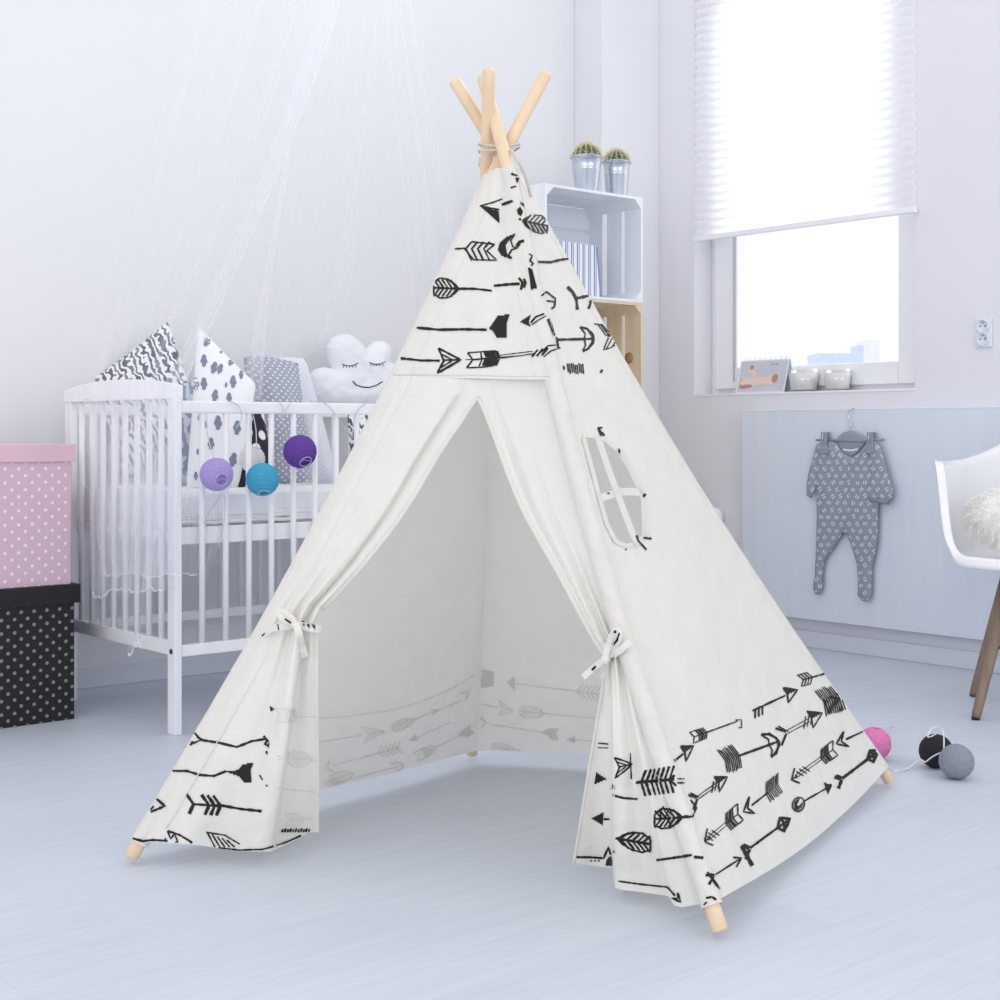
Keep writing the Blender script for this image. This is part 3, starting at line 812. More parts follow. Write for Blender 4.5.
# window
win = tag(bpy.data.objects.new('window_1', None), kind='structure'); COL.objects.link(win); win.location = (.13, (wy0+wy1)/2, zs)
fx0, fx1 = .095, .165
gy1 = PX(740, 380, .115).y; gy0 = PX(901, 380, .115).y; gz = PX(820, 364.5, .115).z
mb = MB()
mb.box2((fx0+.02, wy1-.045, zs), (fx1, wy1, zt)); mb.box2((fx0+.02, wy0, zs), (fx1, wy0+.03, zt)); mb.box2((fx0+.02, wy0+.03, zs), (fx1, wy1-.045, zs+.045)); mb.box2((fx0+.02, wy0+.03, zt-.05), (fx1, wy1-.045, zt))
mb.build('window_frame', M['pvc'], win, bevel=.004)
mb = MB()
mb.box2((fx0, gy1, zs+.03), (fx1-.01, wy1-.035, zt-.04)); mb.box2((fx0, wy0+.02, zs+.03), (fx1-.01, gy0, zt-.04)); mb.box2((fx0, gy0, zs+.03), (fx1-.01, gy1, gz)); mb.box2((fx0, gy0, zt-.12), (fx1-.01, gy1, zt-.04))
sash = mb.build('sash', M['pvc'], win, bevel=.005)
mb = MB(); yb = gy1+.012; mb.box2((fx0-.006, yb, zs+.06), (fx0, yb+.006, zt-.06)); mb.box2((fx0-.004, gy1+.002, gz), (fx0, gy1+.006, zt-.1)); mb.build('gasket', mat_simple('grey_gasket', (205, 206, 214), .6), sash)
def mat_glass(gl=.02):
    t = NT('clear_glass'); a = t.add('ShaderNodeBsdfTransparent'); g = t.add('ShaderNodeBsdfGlossy'); g.inputs['Roughness'].default_value = .02
    m = t.add('ShaderNodeMixShader'); m.inputs[0].default_value = gl
    t.link(a.outputs[0], m.inputs[1]); t.link(g.outputs[0], m.inputs[2]); t.link(m.outputs[0], t.out.inputs['Surface']); t.n.remove(t.bsdf); return t.m
M['glass'] = mat_glass()
mb = MB(); mb.box2((.135, gy0-.005, gz-.005), (.143, gy1+.005, zt-.115)); mb.build('window_pane', M['glass'], win)
# pleated blind
bl_b = PX(800, 226, -.03).z
blind = thing('window_blind', (-.03, (wy0+wy1)/2, bl_b), 'white pleated blind pulled halfway down over the window', 'blind')
by1 = PX(693.5, 200, -.03).y; by0 = PX(914, 200, -.03).y
M['blind'] = mat_cloth('blind_cloth', (253, 253, 255), .72, 0, 0)
mb = MB(); pitch = .036; nz = int((zt+.08-bl_b)/pitch*2)
pts = []
for i in range(nz+1): pts.append((-.008-(.017 if i % 2 else 0), bl_b+.015+i*pitch/2))
for (a, b) in zip(pts, pts[1:]): mb.add([(a[0], by0, a[1]), (a[0], by1, a[1]), (b[0], by1, b[1]), (b[0], by0, b[1])], [(0, 1, 2, 3)])
mb.build('pleated_cloth', M['blind'], blind)
mb = MB(); mb.box2((-.033, by0, bl_b-.006), (-.006, by1, bl_b+.016)); mb.build('bottom_rail', M['pvc'], blind, bevel=.003)
# far neighbours seen through the pane
hz = lambda px, py, d: P(px, py, d)
def far_box(name, px0, px1, py, d, mat, label, cat, depth=1.2, roof=None):
    a = P(px0, py, d); w = (P(px1, py, d)-a); mid = a+w/2+FW*depth/2
    r = Matrix.Rotation(-(PI/2-ANG)+PI/2-PI/2, 3, 'Z')
    q = Matrix((RT, FW, Vector((0, 0, 1)))).transposed()
    t = thing(name, (mid.x, mid.y, -6), label, cat)
    mb = MB(); mb.box((mid.x, mid.y, (a.z-6)/2), (w.length, depth, a.z+6), q); mb.build('wall', mat[0], t)
    mb = MB(); mb.box((mid.x, mid.y, a.z+.06), (w.length*1.02, depth*1.02, .14), q); mb.build('roof', mat[1], t)
    return t
mhaze = mat_simple('haze_pale_blue', (214, 228, 250), .8); mh2 = mat_simple('pale_render', (244, 246, 252), .8)  # distance haze is mixed into the flat pale blue
far_box('outside_building', 818, 862, 358.5, 36, (mhaze, mhaze), 'low rooftop painted hazy pale blue in the distance outside the window', 'building')
far_box('outside_tower', 866, 880, 344, 44, (mh2, mh2), 'pale grey block rising beyond the hazy blue rooftop outside the window', 'building')
far_box('outside_chimney', 857.5, 863.5, 350, 40, (mhaze, mhaze), 'small chimney painted hazy blue between the rooftop and the pale block outside', 'chimney', depth=.8)

# white cover board on the window wall
bx = -.055
pz1 = PX(742, 410, bx).z; pz0 = PX(810, 619.5, bx).z; py1 = PX(742, 500, bx).y
board = thing('radiator_panel', (bx/2, (py1-3.4)/2, pz0), 'large pale blue white panel on the wall below the window', 'panel')
t = NT('satin_pale_panel'); v = t.coord(scale=(1, 9, .7)); n = t.noise(v, 2.5, 2)
t.base(t.ramp(n, [(.3, s2l((220, 227, 240))), (.7, s2l((225, 231, 243)))]), .35); t.link(t.bump(n, .08, .02), t.bsdf.inputs['Normal']); M['panelm'] = t.m
mb = MB(); mb.box2((bx, -3.4, pz0), (bx+.012, py1, pz1)); mb.build('face', M['panelm'], board, bevel=.002)
mb = MB(); mb.box2((bx+.012, -3.4, pz0+.03), (-.001, py1-.01, pz1-.004)); mb.build('body', M['panelm'], board)
mb = MB(); mb.box2((bx-.0015, -3.4, pz1-.005), (bx, py1, pz1)); mb.build('edge_strip', M['pvc'], board)

# socket
oz1 = PX(976, 318.5, 0).z; oz0 = PX(976, 348, 0).z; oy1 = PX(976, 330, 0).y; oy0 = oy1-(oz1-oz0)*.62
sock = thing('wall_socket', (0, (oy0+oy1)/2, oz0), 'white double wall socket on the right wall above the panel', 'socket')
msk = mat_simple('socket_plastic', (226, 232, 240), .3); msh = mat_simple('lettering_grey', (150, 160, 175), .4); mdk = mat_simple('socket_hole', (70, 74, 84), .5)  # msh is a flat grey, used for the calendar lettering
mb = MB(); mb.box2((-.009, oy0, oz0), (-.0005, oy1, oz1)); mb.build('plate', msk, sock, bevel=.003)
for q in (.29, .72):
    zc = lerp(oz0, oz1, q); yc = (oy0+oy1)/2
    mb = MB(); mb.lathe((-.0092, yc, zc), [(.026, 0), (.026, .006), (.021, .007), (.019, .001), (0, .0005)], 28, 0, (-1, 0, 0))
    for s_ in (-1, 1): mb.lathe((-.0102, yc+s_*.009, zc), [(.0028, 0), (.0028, .0012), (0, .0012)], 10, 1, (-1, 0, 0))
    mb.lathe((-.0102, yc, zc+.012), [(.0025, 0), (.0025, .0012), (0, .0012)], 10, 1, (-1, 0, 0))
    mb.build('outlet', [msk, mdk], sock, True)

# ---- things on the sill
M_WW = mat_simple('wire_white', (200, 205, 212), .4)
zsl = zs+.008
def sill(px, x=.03): return PX(px, 392, x)
c0_ = PX(735, 395, .02); c1_ = PX(784, 395, .02); cy = (c0_.y+c1_.y)/2; cw = abs(c0_.y-c1_.y); chh = PX(760, 360, .06).z-zsl
cal = thing('desk_calendar', (.05, cy, zsl), 'small white desk calendar with a photo of a lying baby on the sill', 'calendar')
mb = MB()
mb.add([(.02, cy+cw/2, zsl), (.02, cy-cw/2, zsl), (.06, cy-cw/2, zsl+chh), (.06, cy+cw/2, zsl+chh)], [(0, 1, 2, 3)])
mb.add([(.022, cy+cw/2, zsl), (.022, cy-cw/2, zsl), (.062, cy-cw/2, zsl+chh), (.062, cy+cw/2, zsl+chh)], [(3, 2, 1, 0)])
mw = mat_simple('card_white', (233, 236, 242), .6); mcb = mat_simple('card_blue_back', (205, 228, 240), .6)
page = mb.build('front_page', mw, cal)
mb = MB(); mb.add([(.088, cy+cw/2, zsl), (.088, cy-cw/2, zsl), (.0635, cy-cw/2, zsl+chh), (.0635, cy+cw/2, zsl+chh)], [(0, 1, 2, 3)]); mb.build('back_page', mcb, cal, solid=.0015)
for i in range(9):
    mb = MB(); y = cy-cw*.42+cw*.84*i/8; ring = [Vector((.062+.007*math.cos(a*PI/6), y, zsl+chh+.003+.008*math.sin(a*PI/6))) for a in range(13)]
    mb.tube(ring, .0009, 6, cap=False); mb.build('binding_ring', M_WW, cal)
# picture and lettering on the page
def pg(u, v, o=.0012):  # u 0..1 left to right as seen, v 0..1 upward
    return Vector((.02+.04*v-o, cy+cw/2-cw*u, zsl+chh*v))
def blob(pts, mi, o=.0012):
    mb.add([pg(u, v, o) for u, v in pts], [tuple(range(len(pts)))], mi)
mb = MB()
blob([(.03, .04), (.97, .04), (.97, .96), (.03, .96)], 0, .0008)
def ell(cx, cy2, rx, ry, a=0): return [(cx+rx*math.cos(q*PI/10)*math.cos(a)-ry*math.sin(q*PI/10)*math.sin(a), cy2+rx*math.cos(q*PI/10)*math.sin(a)+ry*math.sin(q*PI/10)*math.cos(a)) for q in range(20)]
blob(ell(.28, .33, .2, .15, .15), 1, .0014); blob(ell(.5, .36, .2, .12, .05), 1, .0016); blob(ell(.7, .4, .11, .15), 1, .0018); blob(ell(.77, .42, .06, .13), 2, .0020)
blob(ell(.3, .62, .05, .16, .5), 1, .0016); blob(ell(.26, .78, .04, .07), 2, .0018); blob(ell(.2, .2, .14, .06, .1), 2, .0015); blob([(.08, .14), (.2, .12), (.2, .3), (.08, .42)], 2, .0012)
for i in range(6): blob([(.62+i*.03, .83), (.64+i*.03, .83), (.64+i*.03, .87), (.62+i*.03, .87)], 3, .001)
mb.build('page_print', [mat_simple('photo_grey_ground', (206, 207, 219), .5), mat_simple('skin_tone_print', (238, 212, 198), .6), mat_simple('brown_print', (186, 146, 130), .6), msh], page)
mcan = mat_simple('cream_wax', (252, 251, 248), .5); M['cglass'] = mat_glass(.16)
for i, (xa, xb, lab) in enumerate(((793, 820, 'white candle in a clear glass beside the calendar on the sill'), (828, 853, 'white candle in a clear glass, farther right along the sill'))):
    a = PX(xa, 392, .06); b = PX(xb, 392, .06); yc = (a.y+b.y)/2; r = abs(a.y-b.y)/2*1.22*.80; hh = (PX((xa+xb)/2, 370, .06).z-zsl)
    cd = thing('glass_candle', (.043, yc, zsl), lab, 'candle', 'glass candles on the window sill')
    m1 = MB(); m1.lathe((.043, yc, zsl), [(0, .001), (r*.84, .001), (r, hh), (r-.003, hh), (r*.84-.003, .006), (0, .006)], 28); m1.build('glass', M['cglass'], cd, True)
    m1 = MB(); m1.lathe((.043, yc, zsl), [(0, .0065), (r*.84-.0045, .0065), (r*.95-.004, hh*.84), (0, hh*.83)], 28); m1.build('wax', mcan, cd, True)
    m1 = MB(); m1.tube([(.043, yc, zsl+hh*.83), (.044, yc, zsl+hh*.83)], .0012, 6); m1.build('wick', mcan, cd)

# ================================================================ CRATES, BOOKS, CACTI
def mats_crate(w, tint): return w
M['crate_white'] = mat_wood('white_painted_planks', (234, 237, 245), (243, 246, 251), .6, 'Z', .4)
M['crate_pine'] = mat_wood('rough_pine_planks', (212, 194, 166), (232, 217, 194), .7, 'Z', .5)
def crate(name, x0, x1, yb, yf, z0, z1, mat, label, grp=None, top=True):
    c = thing(name, ((x0+x1)/2, (yb+yf)/2, z0), label, 'crate', grp); T = .011; H = z1-z0
    def pc(nm, a, b, bev=.0015):
        m = MB(); m.box2(a, b); return m.build(nm, mat, c, bevel=bev)
    D = abs(yf-yb)
    # bottom and top boards run along x, with the end boards upright
    for zz, nm in ((z0, 'bottom_board'), (z1-T, 'top_board')):
        m = MB(); w = D/3
        for i in range(3): m.box2((x0, yf+i*w+.002, zz), (x1, yf+(i+1)*w-.002, zz+T))
        m.build(nm, mat, c, bevel=.0015)
    for k in range(4):   # back slats
        zz = z0+T+k*(H-2*T)/4; pc('back_slat', (x0+T, yb-T, zz+.006), (x1-T, yb, zz+(H-2*T)/4-.006))
    for s_ in (0, 1):
        xx = x0 if s_ == 0 else x1-T
        for k in range(3):
            ya = yf+k*D/3; w = D/3-.022
            if k == 0: ya0, ya1 = yf, yf+w+.012
            elif k == 1: ya0, ya1 = ya+.006, ya+w+.012
            else: ya0, ya1 = yb-T-w+.004, yb-T
            pc('side_slat', (xx, ya0, z0+T), (xx+T, ya1, z1-T))
    for xx, s_ in ((x0+T, 1), (x1-T, -1)):
        for zz, sz in ((z0+T, 1), (z1-T, -1)):
            m = MB(); q = .034
            tri = [(xx, zz), (xx+s_*q, zz), (xx, zz+sz*q)]
            vs = [(a, yf+.001, b) for a, b in tri]+[(a, yb-T, b) for a, b in tri]
            m.add(vs, [(0, 1, 2), (5, 4, 3), (0, 3, 4, 1), (1, 4, 5, 2), (2, 5, 3, 0)]); m.build('corner_batten', mat, c)
    return c
cyb, cyf = -.19, -.5
cx1 = PY(643, 250, cyf).x; cx0 = PY(545, 250, cyf).x
cz1 = (PY(643, 197, cyf).z+PY(545, 183.5, cyf).z)/2; cz0 = PY(643, 303, cyf).z
crate('white_crate', cx0, cx1, cyb, cyf, cz0, cz1, M['crate_white'], 'white painted wooden crate on top of the stack, holding a striped folder')
hh3 = cz0/3
for k, lab in ((2, 'natural pine crate directly under the white crate'), (1, 'natural pine crate, middle of the three behind the teepee'), (0, 'natural pine crate standing on the floor behind the teepee')):
    cr = crate('pine_crate', cx0, cx1, cyb, cyf, hh3*k+.0005, hh3*(k+1)-.0005, M['crate_pine'], lab, 'natural pine crates in the stack')
kn = MB(); kn.lathe((cx1-.0112, lerp(cyf, cyb, .22), lerp(hh3*2, cz0, .52)), [(.024, 0), (.024, .0008), (0, .0008)], 20, 0, (-1, 0, 0)); kn.build('wood_knot', mat_simple('knot_brown', (172, 134, 98), .8), bpy.data.objects['pine_crate'], True)
mk = MB(); kp = Vector((cx1-.0115, lerp(cyf, cyb, .45), lerp(hh3*2, cz0, .5)))
# striped folder
t = NT('blue_white_stripes'); v = t.coord(scale=(1, 1, 1)); sp_ = t.add('ShaderNodeSeparateXYZ'); t.link(v, sp_.inputs[0])
mm = t.add('ShaderNodeMath', operation='MULTIPLY'); mm.inputs[1].default_value = 1/.031; t.link(sp_.outputs['X'], mm.inputs[0])
fr = t.add('ShaderNodeMath', operation='FRACT'); t.link(mm.outputs[0], fr.inputs[0])
t.base(t.ramp(fr.outputs[0], [(.0, s2l((238, 240, 246))), (.5, s2l((238, 240, 246))), (.52, s2l((92, 118, 165))), (.68, s2l((92, 118, 165))), (.70, s2l((238, 240, 246))), (.82, s2l((238, 240, 246))), (.84, s2l((130, 150, 188)))]), .6)
for nd in t.n:
    if nd.type == 'VALTORGB': nd.color_ramp.interpolation = 'CONSTANT'
M['stripe'] = t.m
fl = thing('striped_folder', ((cx0+cx1)/2-.05, cyf+.06, cz0+.011), 'blue and white striped folder leaning inside the white crate', 'folder')
yq = cyf+.07; m = MB()
a = PY(552, 299, yq).x; b = PY(600, 299, yq).x; zb_ = cz0+.0115; zt_ = PY(590, 245, yq).z; sh = -.022
m.add([(a, yq, zb_), (b, yq, zb_), (b+sh, yq, zt_), (a+sh, yq, zt_+.004), (a, yq+.1, zb_), (b, yq+.1, zb_), (b+sh, yq+.1, zt_), (a+sh, yq+.1, zt_+.004)], [(0, 1, 2, 3), (7, 6, 5, 4), (0, 4, 5, 1), (1, 5, 6, 2), (2, 6, 7, 3), (3, 7, 4, 0)])
m.build('cover', M['stripe'], fl)
m = MB(); m.add([(b+.001, yq+.002, zb_), (b+.02, yq+.012, zb_), (b+.02+sh, yq+.012, zt_-.004), (b+.001+sh, yq+.002, zt_-.002), (b+.001, yq+.1, zb_), (b+.02, yq+.1, zb_), (b+.02+sh, yq+.1, zt_-.004), (b+.001+sh, yq+.1, zt_-.002)], [(0, 1, 2, 3), (7, 6, 5, 4), (0, 4, 5, 1), (1, 5, 6, 2), (2, 6, 7, 3), (3, 7, 4, 0)])
m.build('spine', mat_simple('folder_blue', (120, 148, 196), .6), fl)
# cacti
M['tin'] = mat_simple('galvanised_tin', (205, 212, 222), .22, .85, .05, 6)
M['cactus'] = mat_simple('cactus_green', (92, 102, 76), .7, 0, .2, 60); M['spine'] = mat_simple('cactus_spines', (246, 238, 206), .6)
M['soil'] = mat_simple('dark_soil', (96, 88, 78), .9, 0, .3, 60)
for (xa, xb, ba, bb, yt, yb_, pc_, lab) in ((571, 602, 575.5, 598, 156.5, 187, (583.5, 140), 'small cactus in a tin bucket, left one on the white crate'), (603, 630, 606, 627, 161.5, 191, (613, 147), 'small cactus in a tin bucket, right one on the white crate')):
    yy = cyf+.085; c = PY((xa+xb)/2, yb_, yy); zz = cz1; d = pix(c)[2]; r1 = (xb-xa)/2*d/FX; r0 = (bb-ba)/2*d/FX; Hh = (cz1, )
    ht = P(0, yt, d).z-zz
    cc = Vector((c.x, yy, zz)); cac = thing('potted_cactus', cc, lab, 'cactus', 'cacti on the white crate')
    m = MB(); m.lathe(cc, [(0, .0005), (r0*.97, .0005), (r0, .004), (lerp(r0, r1, .62), ht*.62), (lerp(r0, r1, .63)+.0014, ht*.64), (lerp(r0, r1, .66), ht*.66), (r1-.001, ht-.004), (r1+.002, ht-.003), (r1+.002, ht), (r1-.003, ht), (r1-.005, ht-.012), (0, ht-.012)], 32)
    bk = m.build('bucket', M['tin'], cac, True)
    m = MB()
    for s_ in (-1, 1):
        m.tube([cc+RT*s_*(r1+.001)+Vector((0, 0, ht-.012)), cc+RT*s_*(r1+.006)+Vector((0, 0, ht-.006)), cc+RT*s_*(r1+.001)+Vector((0, 0, ht-.001))], .0014, 6)
    m.tube([cc+(RT*math.cos(a_)-FW*math.sin(a_))*(r1+.004)+Vector((0, 0, ht-.006-.018*math.sin(a_))) for a_ in [PI*i/16 for i in range(17)]], .0011, 6)
    m.build('handle', M['tin'], bk, True)
    m = MB(); m.lathe(cc, [(r1-.004, ht-.008), (0, ht-.006)], 20); m.build('soil', M['soil'], cac)
    pr = r1*.86; ph = (P(0, pc_[1]-3, d).z-zz-ht)*.62; pc0 = cc+Vector((0, 0, ht-.008))
    m = MB(); ribs = 16
    def cf(u, v):
        th = 2*PI*u; f = PI*v; rr = pr*(1+.09*math.cos(th*ribs)); return pc0+Vector((rr*math.sin(f)*math.cos(th), rr*math.sin(f)*math.sin(th), ph*1.15*math.cos(f)*(1 if f < PI/2 else .2)))
    m.grid(cf, 128, 20); body = m.build('cactus', M['cactus'], cac, True)
    m = MB()
    for k in range(ribs):
        for j in range(1, 9):
            f = PI*.5*j/8.5; th = 2*PI*k/ribs; rr = pr*1.09
            b0 = pc0+Vector((rr*math.sin(f)*math.cos(th), rr*math.sin(f)*math.sin(th), ph*1.15*math.cos(f)))
            nd = Vector((math.sin(f)*math.cos(th), math.sin(f)*math.sin(th), math.cos(f))).normalized()
            for s_ in range(11):
                e = b0+(nd+Vector([random.uniform(-.8, .8) for _ in range(3)])).normalized()*random.uniform(.012, .022)
                sd = nd.orthogonal().normalized()*.0009; s2 = nd.cross(sd.normalized())*.0009
                m.add([b0+sd, b0-sd, b0+s2, e], [(0, 1, 3), (1, 2, 3), (2, 0, 3)])
    m.build('spines', M['spine'], body)
# ================================================================ CRIB
W = M['white_wood']
cpn = PF(175, 736); xE = cpn.x; yN = cpn.y; yF = yN+.735; xF = xE+1.24
crib = thing('baby_crib', ((xE+xF)/2, (yN+yF)/2, 0), 'white wooden baby crib with slatted sides against the left wall', 'crib')
TH = .022; PW = .046
def bx(nm, a, b, par, mat=W, bev=.003):
    m = MB(); m.box2(a, b); return m.build(nm, mat, par, bevel=bev)
for xx in (xE, xF-TH):
    for yy in (yN, yF-PW): bx('post', (xx, yy, 0), (xx+TH, yy+PW, .949), crib)
    # arched cap board
    m = MB(); N = 24; prof = []
    for i in range(N+1):
        u = i/N; z = .984+.026*math.sin(PI*min(1, max(0, u)))**.8
        prof.append((lerp(yN-.001, yF+.001, u), z))
    vs = []; 
    for x in (xx-.003, xx+TH+.003):
        for (y, z) in prof: vs += [(x, y, .947), (x, y, z)]
    fs = []; K = 2*(N+1)
    for i in range(N):
        a = 2*i; fs += [(a, a+2, a+3, a+1), (K+a+1, K+a+3, K+a+2, K+a), (a+1, a+3, K+a+3, K+a+1), (a, K+a, K+a+2, a+2)]
    fs += [(0, 1, K+1, K), (K-2, 2*K-2, 2*K-1, K-1)]
    m.add(vs, fs); m.build('end_cap_board', W, crib, bevel=.002)
    bx('end_bottom_rail', (xx+.001, yN+PW, .222), (xx+TH-.001, yF-PW, .262), crib)
    for i in range(8):
        y = lerp(yN+PW, yF-PW, (i+.75)/8.5); m = MB(); m.tube([(xx+TH/2, y, .26), (xx+TH/2, y, .95)], .0088, 12); m.build('bar', W, crib, True)
zr1 = PY(181, 400.5, yN).z; zr0 = PY(181, 413, yN).z; zb1 = PY(181, 646, yN).z; zb0 = PY(181, 657.5, yN).z; zm1 = PY(181, 528.5, yN).z; zm0 = PY(181, 546, yN).z
for yy, nm in ((yN+.006, 'side'), (yF-.006-.02, 'side')):
    bx('top_rail', (xE+TH, yy, zr0), (xF-TH, yy+.02, zr1), crib, bev=.005); bx('bottom_rail', (xE+TH, yy, zb0), (xF-TH, yy+.02, zb1), crib)
    x = PY(203, 500, yN+.01).x; 
    while x < xF-TH-.03:
        m = MB(); m.tube([(x, yy+.01, zb1-.002), (x, yy+.01, zr0+.002)], .0088, 12); m.build('bar', W, crib, True); x += .0765
bx('bed_rail', (xE+TH, yN+.032, zm0), (xF-TH, yN+.05, zm1), crib); bx('bed_rail', (xE+TH, yF-.05, zm0), (xF-TH, yF-.032, zm1), crib)
bx('bed_base', (xE+TH, yN+.05, zm0+.01), (xF-TH, yF-.05, zm1-.012), crib)
md_ = mat_simple('dark_bolt', (60, 66, 80), .4, .5)
for (px, py) in ((171.5, 651.5),): m = MB(); c = PX(px, py, xE); m.lathe((xE-.0008, c.y, c.z), [(.0075, 0), (.0075, .002), (0, .002)], 14, 0, (-1, 0, 0)); m.build('bolt', md_, crib, True)
# mattress and sheet
zmt = .682; M['sheet'] = mat_cloth('white_sheet', (246, 247, 251), .1, .4, .01, 9)
mat_ = thing('crib_mattress', ((xE+xF)/2, (yN+yF)/2, zm1-.011), 'white mattress with a loose white sheet inside the crib', 'mattress')
def rsheet(x0, x1, y0, y1, z0, z1, seed, amp):
    m = MB()
    def fn(u, v):
        # u round a rounded box section (front face, top), v along x
        pts = [(y1, z0), (y1, z1-.02), (y1-.02, z1), (y0+.022, z1), (y0+.004, z1-.012), (y0, z1-.03), (y0, z0+.02), (y0+.01, z0)]
        x_ = u*(len(pts)-1); i = min(int(x_), len(pts)-2); f = x_-i
        y = lerp(pts[i][0], pts[i+1][0], f); z = lerp(pts[i][1], pts[i+1][1], f); x = lerp(x0, x1, v)
        n = noise.noise(Vector((x*7, z*22+seed, y*9)))*amp
        return (x, y+(n if i > 2 else 0)*.8, z+n*.6)
    m.grid(fn, 56, 90); m.add([fn(q/7, 0) for q in range(8)], [tuple(range(8))]); m.add([fn(q/7, 1) for q in range(8)], [tuple(range(7, -1, -1))]); return m
rsheet(xE+.03, xF-.03, yN+.055, yF-.055, zm1-.0105, zmt-.01, 2, .006).build('mattress_body', M['sheet'], mat_, True)
m = rsheet(xE+.028, xF-.028, yN+.046, yF-.05, zm1+.02, zmt, 8, .014); m.build('sheet', M['sheet'], mat_, True)
m = MB()
for s_ in range(3):
    m.tube([Vector((lerp(xE+.03, xF-.04, i/50), yN+.05+.003*math.sin(i*.7+s_), zm1+.012+.011*s_+.005*noise.noise(Vector((i*.3, s_*5, 0))))) for i in range(51)], .0065, 8)
m.build('sheet_fold', M['sheet'], mat_, True)

def cushion(TL, TR, BR, BL, th, n=26, pinch=.05, power=.5, seed=0, rnd=0):
    c = [Vector(q) for q in (TL, TR, BR, BL)]
    nn = (c[1]-c[3]).cross(c[0]-c[2]).normalized()
    if nn.dot(CAM-c[0]) < 0: nn = -nn
    m = MB()
    def side_(sg):
        def fn(u, v):
            a, b = 2*u-1, 2*v-1
            a2 = a*(1-pinch*(1-b*b)); b2 = b*(1-pinch*(1-a*a))
            a2 *= math.sqrt(1-rnd*b*b/2); b2 *= math.sqrt(1-rnd*a*a/2)
            uu, vv = (a2+1)/2, (b2+1)/2
            p = (c[0]*(1-uu)+c[1]*uu)*(1-vv)+(c[3]*(1-uu)+c[2]*uu)*vv
            h = max(0, (1-a*a)*(1-b*b))**power
            wr = 1+.10*noise.noise(Vector((a*2.1+seed, b*2.1, sg)))+.05*noise.noise(Vector((a*6+seed, b*6, sg)))
            return p+nn*(sg*th/2*h*wr)
        return fn
    m.grid(side_(1), n, n); m.grid(side_(-1), n, n); return m
def pillow(name, cs, th, mats, label, seed=0, pinch=.05, parent=None, pr=None, grp='cushions in the crib', rnd=0):
    m = cushion(*[P(*c) for c in cs], th, seed=seed, pinch=pinch, rnd=rnd)
    if pr: pr(m)
    zmin = min(m.v, key=lambda q: q.z); cen_ = sum(m.v, Vector())/len(m.v)
    o = m.build(name, mats, None, True, org=(cen_.x, cen_.y, zmin.z)); tag(o, label, 'pillow', grp); return o
M['zebra'] = mat_zebra('brushstroke_print', (240, 241, 246), (92, 96, 110), 85, 9, (0, .5, .4), .5)
M['leaf'] = mat_zebra('grey_leaf_print', (150, 158, 178), (205, 210, 222), 70, 5, (.3, 0, .2), .5)
M['cloudcloth'] = mat_simple('white_cotton', (243, 244, 249), .85, 0, .01); M['cloudgrey'] = mat_simple('grey_cloud_print', (132, 142, 162), .85)
M['dotgrey'] = mat_dots('grey_dotted_cotton', (164, 168, 184), (226, 228, 236), .021, .0034, 'XZ', .85)
M['dotpale'] = mat_dots('pale_dotted_cotton', (228, 231, 240), (206, 210, 224), .016, .0022, 'XZ', .85)
t = NT('black_white_spots'); v = t.coord(scale=(1, 1, .6)); vo = t.add('ShaderNodeTexVoronoi'); vo.inputs['Scale'].default_value = 22; t.link(v, vo.inputs['Vector'])
t.base(t.ramp(vo.outputs['Distance'], [(.30, s2l((232, 234, 240))), (.36, s2l((36, 38, 46)))]), .85); M['spots'] = t.m
pillow('patterned_cushion', [(92, 379, 4.86), (168, 321, 4.90), (206, 428, 4.80), (122, 485, 4.74)], .10, M['zebra'], 'black and white brushstroke cushion tilted in the left corner of the crib', 3, .03)
pillow('patterned_cushion', [(176, 384, 4.70), (212, 372, 4.72), (212, 487, 4.62), (166, 487, 4.60)], .08, M['leaf'], 'grey leaf-print cushion behind the cloud-print cushion in the crib', 6)
def cloudprint(m):
    pr = Printer([m])
    for (x, y, s, a) in ((207, 341, 6, .5), (204, 361, 6, 0), (193, 362, 5, 0), (214, 368, 6, .4), (220, 369, 5, .5), (231, 361, 5, .5), (196, 384, 6, 0), (204, 384, 6, 0), (233, 382, 6, 0), (215, 396, 6, .2), (229, 398, 5, 0), (226, 385, 2.5, .3), (218, 423, 7, 0), (237, 428, 7, .1), (211, 444, 6, 0), (233, 460, 7, .3), (200, 418, 4, 0), (196, 476, 4, 0), (198, 452, 3, 0), (241, 375, 4, 0), (222, 350, 4, .7), (206, 425, 3, 0), (224, 478, 5, .1)):
        for (dx, dy, r) in ((0, -.55, .5), (-.3, 0, .42), (.3, .1, .42), (0, .6, .42)):
            X = x+(dx*math.cos(a)-dy*math.sin(a))*s*.8; Y = y+(dx*math.sin(a)+dy*math.cos(a))*s
            pr.fill([(X+r*s*.8*math.cos(q*PI/6), Y+r*s*math.sin(q*PI/6)) for q in range(12)], 1, 1.1)
pillow('patterned_cushion', [(198, 326, 4.58), (256, 384, 4.58), (240, 488, 4.47), (186, 488, 4.45)], .09, [M['cloudcloth'], M['cloudgrey']], 'white cushion printed with grey clouds, pointed corner up in the crib', 1, .01, pr=cloudprint)
pillow('dotted_cushion', [(240, 350, 4.86), (300, 358, 4.88), (312, 487, 4.74), (258, 487, 4.72)], .11, M['dotgrey'], 'grey cushion with small white dots, middle of the crib', 9, rnd=.35)
pillow('pale_cushion', [(260, 354, 5.06), (306, 354, 5.06), (342, 484, 4.95), (296, 484, 4.95)], .10, M['dotpale'], 'pale cushion with white piping right of the dotted grey one', 12, rnd=.3)
pillow('spotted_cushion', [(246, 408, 4.60), (262, 404, 4.62), (278, 488, 4.5), (238, 488, 4.46)], .05, M['spots'], 'black and white spotted cushion squeezed beside the cloud-print cushion', 15)
